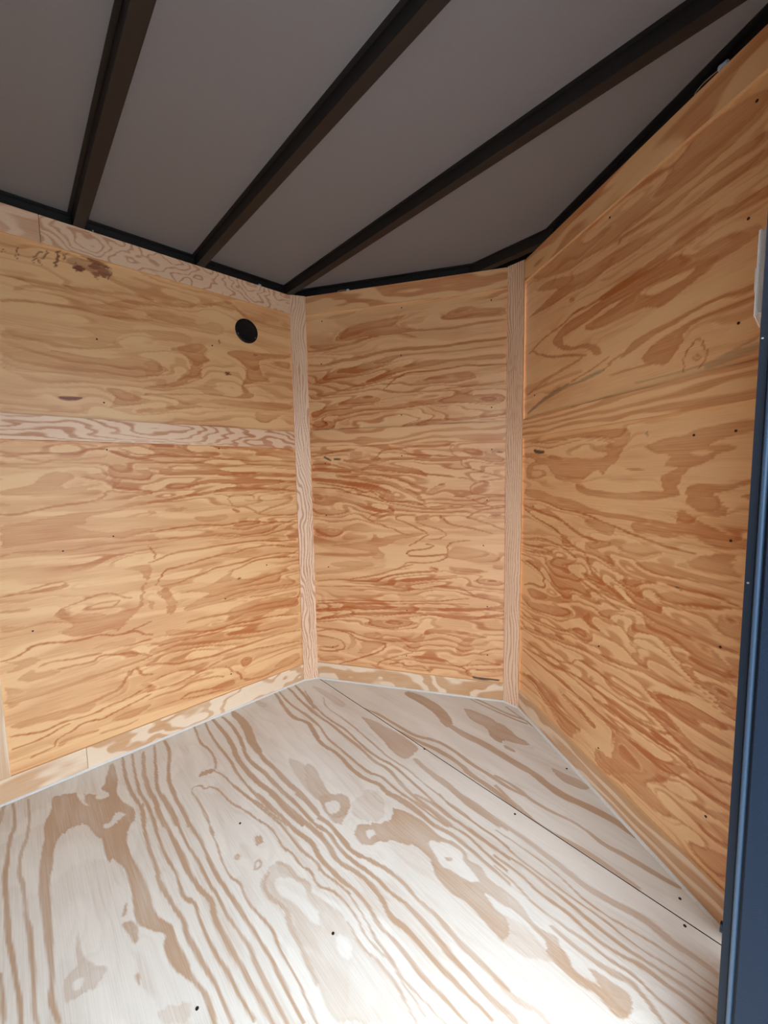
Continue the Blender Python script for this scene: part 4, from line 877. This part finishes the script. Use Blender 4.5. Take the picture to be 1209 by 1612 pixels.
# ------------------------------------------------------------------ wire connectors and screws on the ledge above the plywood
def tube(name, pts, r, m, parent):
    cu = bpy.data.curves.new(name, 'CURVE'); cu.dimensions = '3D'; cu.bevel_depth = r; cu.bevel_resolution = 2
    sp = cu.splines.new('BEZIER'); sp.bezier_points.add(len(pts)-1)
    for b, p in zip(sp.bezier_points, pts): b.co = p; b.handle_left_type = b.handle_right_type = 'AUTO'
    o = bpy.data.objects.new(name, cu); C.objects.link(o); cu.materials.append(m); o.parent = parent
    me = bpy.data.meshes.new_from_object(o); bpy.data.objects.remove(o); return link(name, me, m, parent)
def connector(side, u, r, label, wire, off=-.006):
    t = empty('wire_connector', label, 'wire connector', 'wire connectors on the ledge above the plywood', on(side, u, H+.0005, off))
    U = Vector(fr(side)[1]); bm = bmesh.new()
    cyl(bm, Vector((0, 0, r*.85))+U*r*.2, U, r*.85, r*2.1, 16, r*.55)
    bmesh.ops.bevel(bm, geom=bm.edges[:], offset=r*.15, segments=2, affect='EDGES')
    from_bm('cap', bm, M['blue'], t)
    if wire:
        P = [Vector((0, 0, r*.8))-U*r, Vector((0, 0, r*1.1))-U*(r+wire*.4), Vector((0, 0, r*1.0))-U*(r+wire*.8), Vector((0, 0, r*.3))-U*(r+wire), Vector((0, 0, -.004))-U*(r+wire*.9)]
        tube('wire', [tuple(p+Vector(fr(side)[3])*.002) for p in P], .0011, M['wire'], t)
connector('A', -.195, .0058, 'small pale blue cap on the ledge above the round vent', 0)
connector('B', .2566, .0058, 'small pale blue cap with a short wire above the narrow nose wall', .045)
connector('C', .838, .009, 'larger pale blue cap with a looping tan wire above the right wall near the door', .055)
sc = []
for i, (sd, u) in enumerate((('A', -.8163), ('A', -.20+.03), ('A', -.54), ('B', .31), ('B', .62))):
    bm = bmesh.new(); p = on(sd, u, H+.0065, -.0125)
    cyl(bm, p, (0, 0, 1), .0016 if i else .0035, .012 if i else .006, 10)
    cyl(bm, p+Vector((0, 0, .0065 if i else .0035)), (0, 0, 1), .0016 if i else .0042, .001 if i else .0016, 6)
    lab = ['bright screw head on the ledge right of the leftmost roof bow', 'thin screw tip beside the pale blue cap above the round vent', 'thin screw tip on the ledge left of the second roof bow',
           'thin screw tip right of the blue cap above the nose wall', 'thin screw tip above the middle of the nose wall'][i]
    tag(from_bm('screw', bm, M['metal'] if i == 0 else M['bow']), lab, 'screw', 'screws on the ledge above the plywood')

# ------------------------------------------------------------------ door side: short wall, side door frame, switch box
YD = -.335
bm = bmesh.new(); prism(bm, [(W, YD), (W, -.006), (W+.012, -.006), (W+.012, YD)], .001, H)
o = from_bm('wall_door_side', bm, M['edge']); o['kind'] = 'structure'
dr = empty('door_1', None, None); dr['kind'] = 'structure'
def strip(name, prof, m, z0=-.25, z1=H+.03, smooth=False):
    bm = bmesh.new(); prism(bm, prof, z0, z1); return from_bm(name, bm, m, dr, smooth)
def arc(cx, cy, r, a0, a1, n=10): return [(cx+r*math.cos(math.radians(a0+(a1-a0)*i/n)), cy+r*math.sin(math.radians(a0+(a1-a0)*i/n))) for i in range(n+1)]
J = .8462     # inner edge of the frame
strip('inner_flange', [(J, YD), (J, YD+.012), (J+.034, YD+.012), (J+.034, YD-.004), (J+.0105, YD-.004), (J+.0095, YD)], M['rubber'])
strip('seal_bead', arc(J+.0145, YD-.003, .0038, 175, 365, 12)+[(J+.0183, YD), (J+.0107, YD)], M['bead'])
strip('frame_face', [(J+.0205, YD-.0045), (J+.0205, YD-.010), (J+.022, YD-.0115), (J+.060, YD-.0115), (J+.075, YD-.0115), (J+.075, YD+.02), (J+.034, YD+.02), (J+.034, YD-.0045)], M['jamb'])
bm = bmesh.new(); cyl(bm, (J+.004, YD-.001, .905), (0, -1, 0), .0016, .002, 8); from_bm('rivet', bm, M['metal'], dr)
bm = bmesh.new(); cyl(bm, (J+.003, YD-.001, 1.245), (0, -1, 0), .0014, .002, 8); from_bm('rivet', bm, M['metal'], dr)
bm = bmesh.new(); cyl(bm, (J-.0012, YD+.006, .345), (-1, 0, 0), .008, .004, 12); from_bm('latch_catch', bm, M['rubber'], dr)
bm = bmesh.new(); box(bm, J+.001, W+.04, YD-.93, YD-.012, H-.13, H+.03); from_bm('head', bm, M['jamb'], dr)
bm = bmesh.new(); box(bm, W+.031, W+.06, YD-.93, YD-.012, -.03, -.002); from_bm('threshold', bm, M['jamb'], dr)
bm = bmesh.new(); box(bm, J+.001, W+.06, YD-.97, YD-.93, -.25, H+.03); from_bm('rear_jamb', bm, M['jamb'], dr)

pv = Matrix.Translation((J, 0, .2)); dr.matrix_world = pv @ Matrix.Rotation(math.radians(-.2), 4, 'Y') @ pv.inverted()   # the frame leans in a little at the top

sw = empty('switch_box', 'white plastic switch box on the short wall behind the door frame', 'switch', loc=(W, -.225, 1.36))
bm = bmesh.new(); box(bm, -.040, 0, -.0385, .0365, -.0625, .0590, .002); from_bm('housing', bm, M['white'], sw)
bm = bmesh.new(); box(bm, -.0435, -.0395, -.040, .038, -.064, .0600, .0015); from_bm('cover_plate', bm, M['white'], sw)
bm = bmesh.new(); box(bm, -.048, -.043, -.010, .010, -.018, .018, .002); from_bm('rocker', bm, M['white'], sw)
bm = bmesh.new(); bmesh.ops.create_uvsphere(bm, u_segments=16, v_segments=10, radius=.007, matrix=Matrix.Translation((-.027, -.040, -.050))); from_bm('cable_gland', bm, M['black'], sw)
bm = bmesh.new(); box(bm, -.036, 0, -.030, .030, -.085, -.0625, .002); wb = from_bm('wooden_block', bm, M['edge'])
wb.location = (W, -.225, 1.36); tag(wb, 'small wooden block right under the white switch box', 'block')

# ------------------------------------------------------------------ the rest of the trailer shell and the ground outside
def shell(name, x0, x1, y0, y1, z0, z1, m='skin'):
    bm = bmesh.new(); box(bm, x0, x1, y0, y1, z0, z1); o = from_bm(name, bm, M[m]); o['kind'] = 'structure'; return o
shell('wall_rear_right', W, W+.02, -3.6, YD-.98, .001, H, 'edge')
shell('trim_8', -W-.04, W+.028, -3.6, .015, -.035, -.0185, 'steel')  # unseen dark plate added below the floor so the joint reads dark
shell('wall_rear', -W-.03, W+.03, -3.63, -3.60, 0, H+.03, 'edge')
shell('wall_outer_left', -W-.062, -W-.050, -3.6, 0, -.2, H+.0335)
bm = bmesh.new(); prism(bm, [(-4000*.003, -14), (14, -14), (14, 10), (-12, 10)], -.62, -.60)
g = from_bm('ground', bm, M['concrete']); g['kind'] = 'structure'
